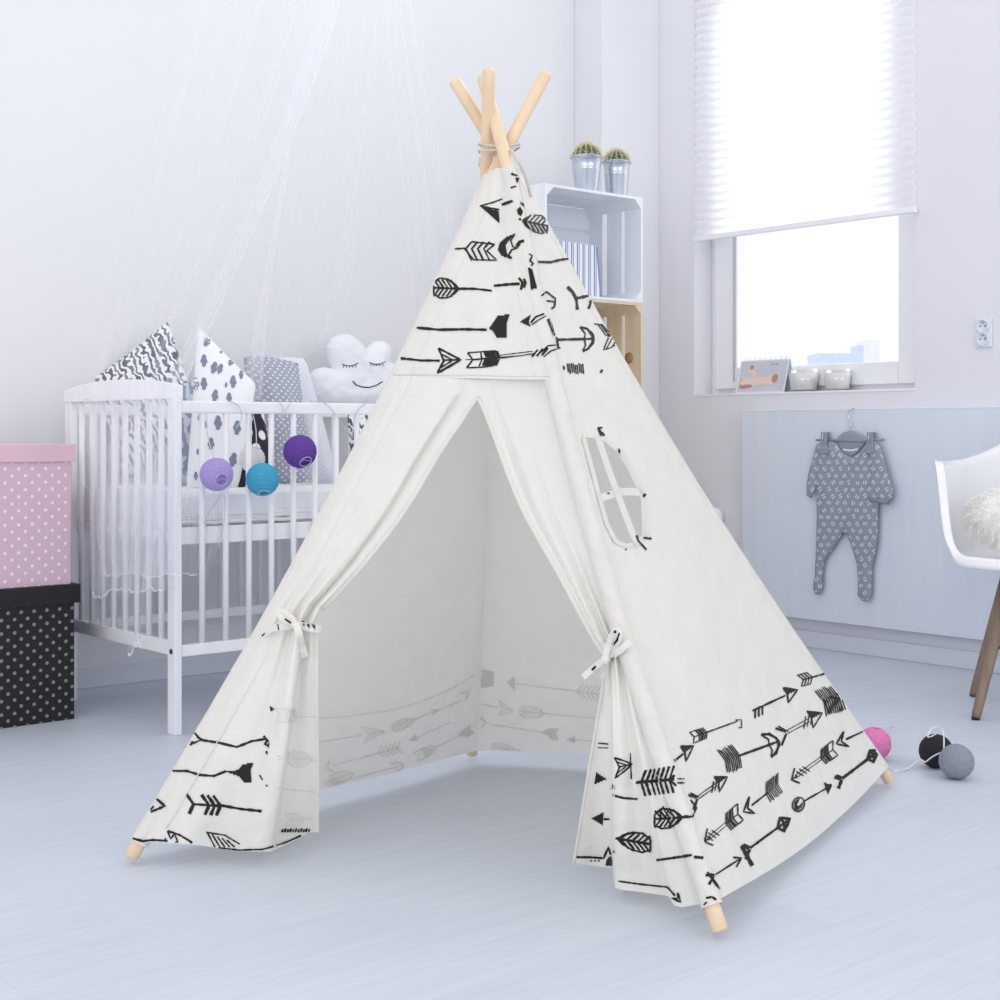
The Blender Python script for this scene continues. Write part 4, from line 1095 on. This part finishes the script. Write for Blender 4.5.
pillow('striped_cushion', [(347, 412, 5.02), (380, 408, 5.02), (384, 482, 4.95), (350, 482, 4.95)], .06, M['zebra'], 'black and white striped cushion partly hidden by the teepee edge', 19)

# ---- inflated outline shapes (real thickness)
def inflate(poly, place, nrm_, T, R, step=1.6, back=.35, org=None):
    x0 = min(p[0] for p in poly); x1 = max(p[0] for p in poly); y0 = min(p[1] for p in poly); y1 = max(p[1] for p in poly)
    def near(x, y):
        best = (1e9, 0, 0)
        for a, b in zip(poly, poly[1:]+poly[:1]):
            dx, dy = b[0]-a[0], b[1]-a[1]; L = dx*dx+dy*dy or 1
            t_ = max(0, min(1, ((x-a[0])*dx+(y-a[1])*dy)/L)); qx, qy = a[0]+dx*t_, a[1]+dy*t_; d = math.hypot(qx-x, qy-y)
            if d < best[0]: best = (d, qx, qy)
        return best
    nx = int((x1-x0)/step)+2; ny = int((y1-y0)/step)+2; info = {}
    for j in range(ny+1):
        for i in range(nx+1):
            x, y = x0-step/2+i*step, y0-step/2+j*step; info[i, j] = (x, y, in_poly(x, y, poly))
    m = MB(); ids = {}
    def vid(i, j, s_):
        x, y, ins = info[i, j]
        if (i, j, s_) in ids: return ids[i, j, s_]
        d, qx, qy = near(x, y)
        if not ins: x, y, d = qx, qy, 0
        h = T*math.sqrt(max(0, 1-(1-min(d/R, 1))**2))
        if d > 0: h *= 1+.12*noise.noise(Vector((x*.12, y*.12, 0)))
        p = place(x, y)+nrm_*(h if s_ > 0 else -h*back)
        if d == 0 and (i, j, -s_) in ids: ids[i, j, s_] = ids[i, j, -s_]
        else: ids[i, j, s_] = len(m.v); m.v.append(p)
        return ids[i, j, s_]
    for j in range(ny):
        for i in range(nx):
            q = [(i, j), (i+1, j), (i+1, j+1), (i, j+1)]
            if sum(info[c][2] for c in q) == 0: continue
            for s_ in (1, -1):
                f = [vid(a, b, s_) for a, b in q]
                m.f.append(f if s_ > 0 else f[::-1]); m.m.append(0)
    return m
yCl = yF-.02
CL = [(309, 397), (307, 388), (309, 376), (315, 369), (324, 367), (333, 369), (329, 360), (327, 348), (331, 339), (338, 334.5), (347, 334), (354, 337), (361, 344), (366, 350), (369, 345), (375, 341), (383, 341), (389, 346), (391, 354), (389, 361), (395, 366), (400, 376), (400, 390), (396, 401), (385, 406), (360, 407), (335, 407), (318, 405)]
m = inflate(CL, lambda x, y: PY(x, y, yCl), Vector((0, -1, 0)), .05, 17, 1.5, .8)
prc = Printer([m])
for ex, ey in ((350, 364), (377, 362.5)):
    prc.stroke([(ex-8, ey), (ex-4, ey+1.6), (ex, ey+2), (ex+4, ey+1.2), (ex+8, ey-1)], .9, 1, jit=.1)
    for k in range(5): prc.stroke([(ex-6+k*3, ey+1.2), (ex-6.6+k*3, ey+3.6)], .7, 1, jit=0)
prc.stroke([(352.5, 381), (356, 385), (362, 387), (369, 387.5), (376, 385.5), (382.5, 381.5)], 1.1, 1, jit=.1)
M['plush'] = mat_simple('white_plush', (240, 242, 249), .9, 0, .01, 5)
o = m.build('cloud_cushion', [M['plush'], M['ink']], None, True, org=PY(353, 407, yCl)); tag(o, 'white cloud-shaped cushion with a sleeping smiling face on the crib rail', 'cushion')

# ================================================================ CANOPY NET
def mat_net(name, lo, hi, fu=90, col=(246, 247, 252)):
    t = NT(name); tc = t.add('ShaderNodeTexCoord'); mp = t.add('ShaderNodeMapping'); mp.inputs['Scale'].default_value = (fu, .35, 1); t.link(tc.outputs['UV'], mp.inputs['Vector'])
    n = t.noise(mp.outputs[0], 1, 1, .5); mr = t.add('ShaderNodeMapRange'); mr.inputs['From Min'].default_value = .42; mr.inputs['From Max'].default_value = .72
    mr.inputs['To Min'].default_value = lo; mr.inputs['To Max'].default_value = hi; t.link(n, mr.inputs['Value'])
    tr = t.add('ShaderNodeBsdfTransparent'); d = t.add('ShaderNodeBsdfDiffuse'); tl = t.add('ShaderNodeBsdfTranslucent'); m1 = t.add('ShaderNodeMixShader'); m2 = t.add('ShaderNodeMixShader')
    d.inputs['Color'].default_value = (*s2l(col), 1); tl.inputs['Color'].default_value = (*s2l(col), 1)
    t.link(d.outputs[0], m1.inputs[1]); t.link(tl.outputs[0], m1.inputs[2]); m1.inputs[0].default_value = .5
    t.link(mr.outputs[0], m2.inputs[0]); t.link(tr.outputs[0], m2.inputs[1]); t.link(m1.outputs[0], m2.inputs[2]); t.link(m2.outputs[0], t.out.inputs['Surface']); t.n.remove(t.bsdf)
    return t.m
M['net'] = mat_net('fine_netting', .08, .34, 16); M['net_end'] = mat_net('fine_netting_layers', .30, .52, 9); M['net_fold'] = mat_net('folded_netting', .30, .62, 4); M['hem'] = mat_simple('net_hem', (240, 242, 250), .8)
M['net_light'] = mat_net('thin_netting', .05, .30, 11)
can = thing('bed_canopy', P(300, -190, 4.75), 'sheer white net canopy hanging from above over the crib', 'canopy')
m = MB(); hc = P(300, -190, 4.75); ring = [hc+Vector((.26*math.cos(a*PI/24), .2*math.sin(a*PI/24), 0)) for a in range(49)]; m.tube(ring, .008, 8); m.build('hoop', W, can, True)
def sheet(name, rows, amp, freq, mat, nu=260, nv=110, seed=0, hem=0):
    K = len(rows)-1; m = MB()
    cols = [[Vector(r[0]) for r in rows], [Vector(r[-1]) for r in rows]]
    rr = [[Vector(p) for p in r] for r in rows]
    def rowpt(r, u):
        n_ = len(r)-1; x = u*n_; i = min(int(x), n_-1); return r[i].lerp(r[i+1], x-i)
    def fn(u, v):
        x = v*K; i = min(int(x), K-1); f = x-i
        p0 = rowpt(rr[max(i-1, 0)], u); p1 = rowpt(rr[i], u); p2 = rowpt(rr[i+1], u); p3 = rowpt(rr[min(i+2, K)], u)
        p = .5*((2*p1)+(-p0+p2)*f+(2*p0-5*p1+4*p2-p3)*f*f+(-p0+3*p1-3*p2+p3)*f**3)
        a = amp*(.35+.65*v)*math.sin(u*freq*2*PI+2.5*noise.noise(Vector((u*3+seed, v*.35, 0)))+seed)
        w = (CAM-p).normalized()
        side_ = RT*amp*.5*noise.noise(Vector((u*5+seed, v*.7, 3)))
        z = Vector((0, 0, hem*(noise.noise(Vector((u*4, seed, 1)))+.5*noise.noise(Vector((u*13, seed, 1))))*max(0, v-.85)/.15))
        return p+w*a+side_+z
    m.grid(fn, nu, nv, uv=True); o = m.build(name, mat, can, True)
    if hem:
        h = MB(); h.tube([fn(i/150, 1)+Vector((0, 0, .004*noise.noise(Vector((i*.35, seed, 7))))) for i in range(151)], .0012, 5); h.build('hem_stitching', M['hem'], o, True)
    return o
def X(px, py, off=.055): return PX(px, py, xE-off)
sheet('net_drape', [[P(215, -180, 4.7), P(330, -180, 4.6)], [P(190, -20, 4.65), P(335, -20, 4.5)], [P(140, 180, 4.6), P(262, 180, 4.4)], [X(98, 330, .03), P(190, 330, 4.2)], [X(84, 400), X(178, 400)], [X(84, 500), X(179, 500)], [X(90, 596), X(180, 590)]], .010, 4, M['net_light'], seed=1)
sheet('net_drape', [[X(82, 398, .03), X(179, 398, .03)], [X(88, 470, .045), X(179, 470, .045)], [X(96, 530, .05), X(180, 530, .05)], [X(104, 574, .05), X(181, 576, .05)]], .010, 6, M['net_end'], seed=4, hem=.012)
sheet('net_drape', [[X(98, 440, .09), X(172, 450, .09)], [X(94, 520, .09), X(176, 520, .09)], [X(92, 592, .09), X(164, 590, .09)]], .010, 5, M['net'], 80, 40, seed=9, hem=.03)
sheet('net_drape', [[X(120, 480, .12), X(166, 470, .12)], [X(118, 560, .12), X(158, 560, .12)], [X(120, 610, .12), X(150, 605, .12)], [X(128, 655, .12), X(143, 640, .12)]], .010, 3, M['net'], 50, 40, seed=12, hem=.03)
sheet('net_drape', [[P(330, -180, 4.6), P(348, -180, 4.6)], [P(322, -20, 4.5), P(345, -20, 4.5)], [P(281, 120, 4.45), P(300, 120, 4.45)], [P(228, 250, 4.3), P(246, 250, 4.3)], [P(165, 382, 4.06), P(186, 382, 4.06)]], .001, 1, M['net_fold'], 30, 90, seed=2)
sheet('net_drape', [[P(300, -180, 5.0), P(400, -180, 5.0)], [P(300, 0, 5.0), P(400, 0, 5.0)], [P(262, 200, 5.0), P(380, 200, 5.05)], [P(238, 340, 5.05), P(350, 332, 5.1)], [P(228, 402, 5.08), P(300, 350, 5.1)]], .008, 3, M['net_light'], seed=6)
sheet('net_drape', [[P(286, 150, 4.7), P(292, 150, 4.7)], [P(262, 280, 4.7), P(271, 280, 4.7)], [P(240, 400, 4.7), P(262, 400, 4.7)]], .001, 1, M['net_fold'], 24, 60, seed=7)
sheet('net_drape', [[P(372, -180, 5.0), P(400, -180, 4.9)], [P(380, 0, 4.9), P(418, 0, 4.8)], [P(392, 160, 4.9), P(450, 160, 4.7)], [P(402, 300, 4.9), P(480, 300, 4.6)], [P(408, 380, 4.9), P(500, 400, 4.5)]], .008, 4, M['net_light'], seed=8)
sheet('net_drape', [[PY(182, 470, yN+.03), PY(226, 490, yN+.03)], [PY(182, 540, yN+.026), PY(222, 546, yN+.026)], [PY(182, 573, yN+.026), PY(206, 577, yN+.026)]], .004, 3, M['net'], 40, 24, seed=3, hem=.01)

# ================================================================ PAPER LANTERNS
def lantern(px, py, r_px, d, c, label, tilt, parent=None):
    cc = P(px, py, d); r = r_px*d/FX
    q = Vector((0, 0, 1)).rotation_difference(Vector(tilt).normalized())
    o = thing('paper_lantern', cc, label, 'lantern', 'lanterns strung on the crib')
    mt = mat_cloth('lantern_paper', c, .35, .1, .05, 40)
    m = MB()
    def fn(u, v):
        f = PI*(.12+.76*v); rr = r*(1+.014*math.cos(v*.8*PI*22)); th = 2*PI*u
        return cc+q @ Vector((rr*math.sin(f)*math.cos(th), rr*math.sin(f)*math.sin(th), -rr*math.cos(f)))
    m.grid(fn, 40, 140); m.build('shade', mt, o, True)
    w = q @ Vector((0, 0, 1)); rim = r*math.sin(PI*.12)
    for s_ in (-1, 1):
        m = MB(); c_ = cc+w*s_*r*math.cos(PI*.12); ring = [c_+q @ Vector((rim*math.cos(a*PI/10), rim*math.sin(a*PI/10), 0)) for a in range(21)]
        m.tube(ring, .0014, 6)
        m.tube([c_+q @ Vector((rim, 0, 0)), c_+q @ Vector((0, 0, -.008*s_)), c_-q @ Vector((rim, 0, 0))], .0012, 6)
        m.build('wire_ring', M['wire'], o, True)
    return o
M['wire'] = mat_simple('silver_wire', (200, 204, 214), .3, .6)
dr = lambda px: pix(PY(px, 450, yN-.05))[2]
lantern(216.5, 474.5, 16.5, dr(216), (194, 178, 232), 'lilac paper lantern hanging at the left of the crib side', (-.15, -.9, -.3))
lantern(262.5, 479.5, 16.5, dr(262), (92, 188, 220), 'turquoise blue paper lantern hanging in front of the crib bars', (-.18, -.44, -.85))
lantern(300, 451.5, 16.5, dr(300), (124, 88, 178), 'dark purple paper lantern hanging highest on the crib side', (-.05, -.72, -.62))
lantern(252, 459, 13, 4.40, (240, 238, 236), 'white paper lantern inside the crib behind the bars', (.2, -.2, 1))
m0 = PY(280, 402, yN); cord_o = thing('light_cord', m0, 'thin grey cable of the lantern string looped over the crib rail', 'cable'); M['cable'] = mat_simple('clear_cable', (196, 200, 210), .4)
def cp(pts, lifts=None):
    out = []
    for i, (x, y) in enumerate(pts): out.append(PY(x, y, yN-.006 if lifts is None else yN-lifts[i]))
    c_ = MB(); c_.tube(catmull(out, 6), .0016, 6); c_.build('cord_loop', M['cable'], cord_o, True)
cp([(228, 401), (236, 404), (241, 411), (241, 420), (236, 428)])
cp([(207, 414), (207, 430), (210, 445), (214, 458)], [.006, .006, .03, .05]); cp([(251, 414), (250, 432), (252, 446), (258, 462)], [.006, .01, .03, .05])
cp([(253, 414), (256, 430), (257, 450), (262, 463)], [.006, .01, .03, .05])
cp([(278, 401), (283, 408), (281, 418), (286, 432), (287, 448), (283, 456), (277, 459)]); cp([(291, 402), (286, 410), (281, 420)])
cp([(310, 401), (324, 403), (333, 411), (342, 424), (352, 440)]); cp([(368, 402), (359, 409), (354, 420), (352, 438)])
cp([(222, 492), (216, 502), (209, 512), (204, 523)]); cp([(224, 494), (225, 510), (223, 528), (218, 548)])

# ================================================================ STORAGE BOXES
c = PF(74.5, 719); bxr, byf = c.x, c.y; d_ = pix(c)[2]
zk = EYE-(584-HZ)*pix(PY(79, 584, byf-.01))[2]/FX; zp = EYE-(444-HZ)*pix(PY(75, 444, byf-.01))[2]/FX
def box_thing(z0, z1, xr, lidh, mb_, ml_, label, wd=.48, dp=.33, lo=.012):
    o = thing('storage_box', (xr-wd/2, byf+dp/2, z0), label, 'box', 'polka dot storage boxes')
    bx('body', (xr-wd, byf, z0), (xr, byf+dp, z1-.012), o, mb_, .002)
    bx('lid', (xr-wd-lo, byf-lo*.6, z1-lidh), (xr+lo, byf+dp+lo*.5, z1), o, ml_, .002); return o
M['blackdot'] = mat_dots('black_box_dots', (18, 18, 22), (140, 136, 128), .0388, .0052, 'XZ', .5)
M['black'] = mat_simple('black_lid_paper', (18, 18, 22), .45); M['pinkdot'] = mat_dots('pink_box_dots', (214, 184, 202), (236, 228, 240), .0405, .0050, 'XZ', .55)
M['pink'] = mat_simple('pink_lid_paper', (222, 186, 200), .4)
box_thing(0.0005, zk, bxr, .055, M['blackdot'], M['black'], 'black storage box with grey polka dots, standing on the floor at the left', lo=.016)
xp = PY(71, 520, byf).x
box_thing(zk+.0005, zp, xp, .052, M['pinkdot'], M['pink'], 'pink storage box with white polka dots, stacked on the black box', lo=.013)
for ob in list(bpy.data.objects):
    if ob.parent and ob.parent.name.startswith('storage_box') and False: pass

# ================================================================ BODYSUIT ON HANGER
M['suit'] = mat_simple('grey_jersey', (152, 157, 172), .9, 0, .03, 40, .15); M['white_print'] = mat_simple('white_print', (226, 230, 240), .9); M['hang'] = mat_simple('grey_hanger_plastic', (150, 156, 172), .5); M['chrome'] = mat_simple('chrome', (205, 210, 220), .15, .9)
xs = -.074
pl = lambda x, y: PX(x, y, xs)
BODY = [(818, 444), (824, 441), (832, 441), (838, 444), (841, 450), (846, 454.5), (852, 457), (858, 453), (864, 446), (868, 441), (876, 442), (880, 450), (880, 470), (879.5, 490), (879, 505), (878.5, 525), (877.7, 543), (875, 556), (872, 568), (872, 582), (872, 595), (869, 601), (862, 601), (857.7, 595), (858, 578.6), (856.7, 563), (852, 548), (848, 537), (844.5, 531), (841, 537), (832.5, 550), (824.5, 561), (823, 575), (823, 589), (820, 594.5), (815, 594), (813, 588), (815, 574), (816, 547), (817, 518), (816.5, 490), (816, 465), (815.5, 452)]
NX = Vector((-1, 0, 0))
suit = thing('baby_bodysuit', pl(845, 602), 'grey footed baby bodysuit with a small white print, hanging on the panel', 'clothing')
mB = inflate(BODY, pl, NX, .012, 9, 1.6, .25)
RS = [(868, 442), (876, 441), (881, 447), (885, 460), (889, 476), (894.5, 493), (893, 498), (889, 502.5), (878, 500), (869, 499), (868, 492), (871, 475), (869, 458)]
pl2 = lambda x, y: PX(x, y, xs-.009)
mR = inflate(RS, pl2, NX, .009, 6, 1.5, .3)
LS = [(817, 444), (819, 450), (817.5, 470), (817, 485), (814, 494), (811, 497), (807, 494.5), (806.5, 485), (809, 471), (813, 457), (815, 448)]
mL = inflate(LS, lambda x, y: PX(x, y, xs-.003), NX, .008, 5, 1.4, .3)
prb = Printer([mB, mR, mL])
for row in range(24):
    for col in range(12):
        x = 804+col*8.2+(row % 2)*4.1+random.uniform(-.8, .8); y = 448+row*6.9+random.uniform(-.6, .6); a = random.choice((.5, -.5, .9, 0))
        for s_ in (-1, 1):
            q = [(x+s_*1.35*math.cos(a)-t_*1.7*math.sin(a)-s_*(.6 if abs(t_) == 1 else 0)*math.cos(a), y+s_*1.35*math.sin(a)+t_*1.7*math.cos(a)) for t_ in (-1, 0, 1)]
            prb.stroke(q, 1.05, 1, step=1.6, jit=.1, off=.0008)
SM = [M['suit'], M['white_print'], M['hang']]
mcuff = mat_simple('grey_rib', (140, 145, 162), .9)
prb.stroke([(838, 444), (841, 450.5), (846, 455), (852, 458), (858, 454), (864, 447)], 2.2, 2, jit=0, off=.001)
prb.stroke([(851, 459), (851, 475), (850, 495), (847, 515), (845, 530)], .9, 2, jit=0, off=.001)
mB.build('body', SM, suit, True); rs_ = mR.build('sleeve', SM, suit, True); ls_ = mL.build('sleeve', SM, suit, True)
m = MB(); m.tube([PX(869, 499, xs-.012), PX(879, 501, xs-.014), PX(889, 502.5, xs-.012)], .008, 10, flat=.8); m.build('cuff', mcuff, rs_, True)
m = MB(); m.tube([PX(807.5, 494, xs-.004), PX(811, 496.5, xs-.004)], .006, 10); m.build('cuff', mcuff, ls_, True)
mN = inflate([(837, 442), (842, 440.5), (852, 440), (861, 440.5), (865, 443), (860, 450), (855, 455), (851, 457), (845, 454), (840, 449)], lambda x, y: PX(x, y, xs+.004), NX, .003, 4, 1.2, .5); prn = Printer([mN]); prn.stroke([(843, 449.5), (851, 450.5), (858, 449)], 2, 1, jit=0); prn.stroke([(840, 446), (851, 447), (862, 445)], 1, 2, jit=0); mN.build('back_neckline', SM, suit, True)
hg = thing('clothes_hanger', pl(847, 444), 'grey clip hanger hooked on the panel top holding the bodysuit', 'hanger')
m = inflate([(836, 442), (838, 437), (843, 432.5), (848, 431), (855, 431.5), (862, 434.5), (867, 440), (868, 443)], lambda x, y: PX(x, y, xs+.002), NX, .006, 4, 1.2, .8); m.build('hanger_body', M['hang'], hg, True)
m = MB(); m.tube([PX(816, 440, xs), PX(847, 440.5, xs), PX(884, 439.5, xs)], .0042, 10); m.build('bar', M['hang'], hg, True)
m = MB(); m.tube(catmull([PX(850, 432, xs), PX(850.5, 424, xs), PX(848.5, 418, xs), PX(848.5, 412, xs), PX(852, 408.5, xs+.004), PX(856, 409, xs+.03), PX(857.5, 413, xs+.05)]), .0026, 8); m.build('hook', M['chrome'], hg, True)
for px in (827, 873):
    m = MB(); c = PX(px, 441, xs); m.box2((c.x-.022, c.y-.013, PX(px, 452, xs).z), (c.x-.015, c.y+.013, PX(px, 432, xs).z)); m.box2((c.x-.024, c.y-.019, PX(px, 453.5, xs).z), (c.x-.014, c.y+.019, PX(px, 446, xs).z)); m.box2((c.x+.003, c.y-.012, PX(px, 450, xs).z), (c.x+.008, c.y+.012, PX(px, 432, xs).z))
    cl = m.build('clip', M['hang'], hg, bevel=.002)
    m = MB(); m.tube([PX(px, 432, xs)+NX*.024, PX(px, 438, xs)+NX*.027, PX(px, 442, xs)+NX*.026], .0022, 8); m.build('clip_spring', M['chrome'], cl, True)

# ================================================================ ARMCHAIR
M['shell'] = mat_simple('white_moulded_plastic', (244, 245, 249), .25, 0, .004)
M['oak'] = mat_wood('brown_wood_leg', (122, 103, 90), (150, 130, 113), .5, 'Z', .8)
cc = CAM+RT*1.694+FW*4.42; ch = thing('shell_armchair', (cc.x, cc.y, 0), 'white moulded shell armchair on wooden legs at the right edge', 'armchair')
CH_A = math.atan2(-FW.y, -FW.x)-.30           # facing roughly to the viewer
fwd = Vector((math.cos(CH_A), math.sin(CH_A), 0)); lft = Vector((-fwd.y, fwd.x, 0))   # lft = sitter's left
base = Vector((cc.x, cc.y, 0))
def C(x, y, z): return base+lft*x+fwd*y+Vector((0, 0, z))
def hermite(x, ks):
    n = len(ks); sl = []
    for i in range(n):
        a_, b_ = ks[max(i-1, 0)], ks[min(i+1, n-1)]; sl.append((b_[1]-a_[1])/(b_[0]-a_[0]) if 0 < i < n-1 else 0)
    for i in range(n-1):
        if x <= ks[i+1][0]+1e-9:
            h = ks[i+1][0]-ks[i][0]; t_ = (x-ks[i][0])/h
            return (2*t_**3-3*t_*t_+1)*ks[i][1]+(t_**3-2*t_*t_+t_)*h*sl[i]+(3*t_*t_-2*t_**3)*ks[i+1][1]+(t_**3-t_*t_)*h*sl[i+1]
    return ks[-1][1]
SHR = Matrix.Rotation(-.24, 3, 'Z')
def rim(th):      # th 0 = front, +-pi = back
    a = abs(th)
    z = hermite(a, [(0, .480), (.45, .481), (.72, .492), (.88, .55), (1.02, .68), (1.14, .745), (1.3, .758), (1.75, .753), (2.2, .772), (2.55, .815), (2.85, .868), (PI, .885)])
    rx = .325; ry = .30
    e = .78
    x = rx*math.copysign(abs(math.sin(th))**e, math.sin(th)); y = ry*math.copysign(abs(math.cos(th))**e, math.cos(th))
    y -= .06*max(0, (z-.62)/.2) if a > 1.9 else 0
    return x, y, z
m = MB()
def shf(u, v):
    th = -PI+2*PI*u; x, y, z = rim(th); zb = .45
    if v < .5:
        g = v/.5*.86; zz = zb+.012*(g/.86)**2; 
    elif v < .93:
        f = (v-.5)/.43; g = .86+.13*math.sin(f*PI/2)**.8; zz = zb+.012+(z-zb-.012)*(1-math.cos(f*PI/2)) if abs(th) > .8 else zb+.012+(z-zb-.012)*f
    else:
        f = (v-.93)/.07; g = .99+f*(.075 if z > .5 else .035); zz = z+(.004 if z > .5 else -.02)*f*f if z > .5 else z-.03*f*f
    return base+SHR @ (C(x*g, y*g, zz)-base)
m.grid(shf, 180, 60)
m.build('shell', M['shell'], ch, True, solid=.006)
for sx, sy in ((-1, 1), (1, 1), (-1, -1), (1, -1)):
    m = MB(); tp = C(sx*.13, sy*.10, .43); ft = C(sx*.235, sy*.20, .006)
    m.tube([ft, ft.lerp(tp, .03), tp], [.0125, .0145, .019], 14); lg = m.build('leg', M['oak'], ch, True)
    m = MB(); m.tube([ft+Vector((0, 0, -.006)), ft+Vector((0, 0, .004))], .0125, 12); m.build('foot_cap', M['black'], lg, True)
m = MB()
for a, b in (((-.19, .165, .20), (.16, -.13, .33)), ((.19, .165, .20), (-.16, -.13, .33)), ((-.19, -.165, .2), (.16, .13, .33)), ((.19, -.165, .2), (-.16, .13, .33))): m.tube([C(*a), C(*b)], .0042, 8)
for sx in (-1, 1): m.tube([C(sx*.14, .13, .385), C(sx*.14, -.13, .385)], .007, 8); m.tube([C(-.15, sx*.12, .385), C(.15, sx*.12, .385)], .007, 8)
m.build('wire_bracing', M['black'], ch, True)
# fur cushion
fc = C(.0, .03, .595)
fur = MB(); M['fur'] = mat_simple('white_fur', (252, 252, 250), .9, 0, .03, 30); core = MB()
def core_p(th, ph): return fc+lft*.255*math.sin(ph)*math.cos(th)+fwd*.105*math.sin(ph)*math.sin(th)+Vector((0, 0, .098*math.cos(ph)))+fwd*-.03*math.cos(ph)
core.grid(lambda u, v: core_p(2*PI*u, PI*v), 40, 24)
for k in range(9000):
    th = random.uniform(0, 2*PI); ph = math.acos(random.uniform(-1, 1)); b0 = core_p(th, ph); nd = (b0-fc); nd = Vector((nd.x, nd.y, nd.z*2)).normalized()
    g = (nd*.8+Vector((random.uniform(-.7, .7), random.uniform(-.7, .7), random.uniform(-.9, .35)))).normalized(); L = random.uniform(.022, .042)
    s_ = g.cross(Vector((random.random(), random.random(), random.random()))).normalized()*.0011
    mid = b0+g*L*.55; tip = b0+g*L+Vector((0, 0, -L*.35)); 
    if tip.z < .472: tip.z = .472
    fur.add([b0+s_, b0-s_, mid-s_*.8, mid+s_*.8, tip], [(0, 1, 2, 3), (3, 2, 4)])
cu = core.build('fur_cushion', M['fur'], None, True, org=(fc.x, fc.y, fc.z-.098)); tag(cu, 'fluffy white fur cushion lying on the armchair seat', 'cushion'); fur.build('long_fur', M['fur'], cu)['kind'] = 'stuff'

# ================================================================ COTTON BALL LIGHTS ON THE FLOOR
def ball(px, py, c, label, r=.0425):
    d = (EYE-r)*FX/(py-HZ); cc = P(px, py, d); m = MB()
    mt = mat_simple('cotton_thread', c, .9, 0, .06, 90, .5)
    def fn(u, v):
        f = PI*v; th = 2*PI*u; q = r*(1+.006*math.sin(th*17+f*9)+.006*noise.noise(Vector((th*3, f*7, px))))
        return cc+Vector((q*math.sin(f)*math.cos(th), q*math.sin(f)*math.sin(th), q*math.cos(f)))
    m.grid(fn, 64, 40); o = m.build('cotton_ball_light', mt, None, True, org=(cc.x, cc.y, 0)); tag(o, label, 'ball light', 'cotton ball lights on the floor'); return cc
b1 = ball(874.5, 743.5, (226, 130, 186), 'pink cotton ball light partly hidden behind the teepee edge')
b2 = ball(936, 751, (34, 34, 40), 'black cotton ball light behind the grey one on the floor')
b3 = ball(956.5, 761.5, (140, 144, 158), 'grey cotton ball light in front of the black one on the floor')
m = MB(); G = lambda x, y: PF(x, y, .002)
m.tube(catmull([b1+Vector((0, 0, .043)), P(880, 727, pix(b1)[2]+.02), G(892, 725.5), G(905, 726)]), .0018, 6)
m.tube(catmull([b2+Vector((0, 0, .042)), P(928, 737, 3.66), P(931, 729, 3.68), P(938, 727, 3.7), P(943, 731, 3.66), P(944, 742, 3.6), P(944, 749, 3.585), P(946, 753, 3.58)]), .0018, 6)
m.tube(catmull([P(946, 752, 3.58), P(940, 753, 3.6), P(932, 757, 3.615), P(925, 762, 3.63), P(920, 760, 3.66), G(905, 770), G(893, 771.5)]), .0018, 6)
m.tube(catmull([G(886, 766), G(893, 770), G(902, 771), G(908, 769)]), .0014, 6)
o = m.build('ball_light_cord', mat_simple('white_cable', (232, 234, 240), .4), None, True, org=(b3.x, b3.y, 0)); tag(o, 'thin white cable linking the cotton ball lights on the floor', 'cable')
# white ball glimpsed past the sloping edge of the tent, hung on the panel
d = pix(PX(716, 517, -.05))[2]; cq = PX(713.5, 517, -.047); m = MB(); m.lathe(cq, [(0.0, -.042)]+[(.042*math.sin(PI*i/20), -.042*math.cos(PI*i/20)) for i in range(1, 20)]+[(0, .042)], 32)
hb = m.build('hanging_ball_light', mat_simple('white_cotton_thread', (246, 247, 250), .8), None, True, org=cq-Vector((0, 0, .042))); tag(hb, 'white ball light glimpsed past the right slope of the teepee', 'ball light')
m = MB(); m.tube([cq+Vector((0, 0, .042)), PX(697, 480, -.003)], .0015, 6); m.build('hanging_cord', M['rope'], hb, True)

# ================================================================ LIGHT, WORLD, CAMERA
w = bpy.data.worlds.new('World'); scene.world = w; w.use_nodes = True
bg = w.node_tree.nodes['Background']; bg.inputs['Color'].default_value = (.98, .985, 1.0, 1); bg.inputs['Strength'].default_value = 1.06
def area(name, loc, target, sx, sy, power, col=(1, 1, 1)):
    l = bpy.data.lights.new(name, 'AREA'); l.shape = 'RECTANGLE'; l.size = sx; l.size_y = sy; l.energy = power; l.color = col
    o = bpy.data.objects.new(name, l); COL.objects.link(o); o.location = loc; o.rotation_euler = (Vector(target)-Vector(loc)).to_track_quat('-Z', 'Y').to_euler(); return o
area('daylight_from_room_window', (-1.8, -7.6, 2.0), (-1.8, 0, 1.0), 3.5, 2.2, 34, (1, .99, .97))
area('added_fill_behind_viewer', (-7.2, -4.6, 2.1), (-1.5, -2.2, .8), 3.0, 2.2, 42, (1, .99, .97))  # fill lamp added to lift the tent front and the window wall
area('sky_light_at_window', (5.0, (wy0+wy1)/2, 6.6), (0.0, (wy0+wy1)/2, 2.0), 6.0, 3.0, 400, (1, 1, 1))
cd = bpy.data.cameras.new('camera'); co = bpy.data.objects.new('camera', cd); COL.objects.link(co)
co.location = CAM; co.rotation_euler = (PI/2, 0, -(PI/2-math.atan2(FW.y, FW.x)))
cd.sensor_width = 36; cd.lens = FX*36/1000; cd.shift_y = -(500-HZ)/1000; cd.clip_start = .05; cd.clip_end = 300
scene.camera = co
vs_ = scene.view_settings; vs_.view_transform = 'Standard'; vs_.look = 'None'; vs_.gamma = 1; vs_.exposure = 0; vs_.use_curve_mapping = False
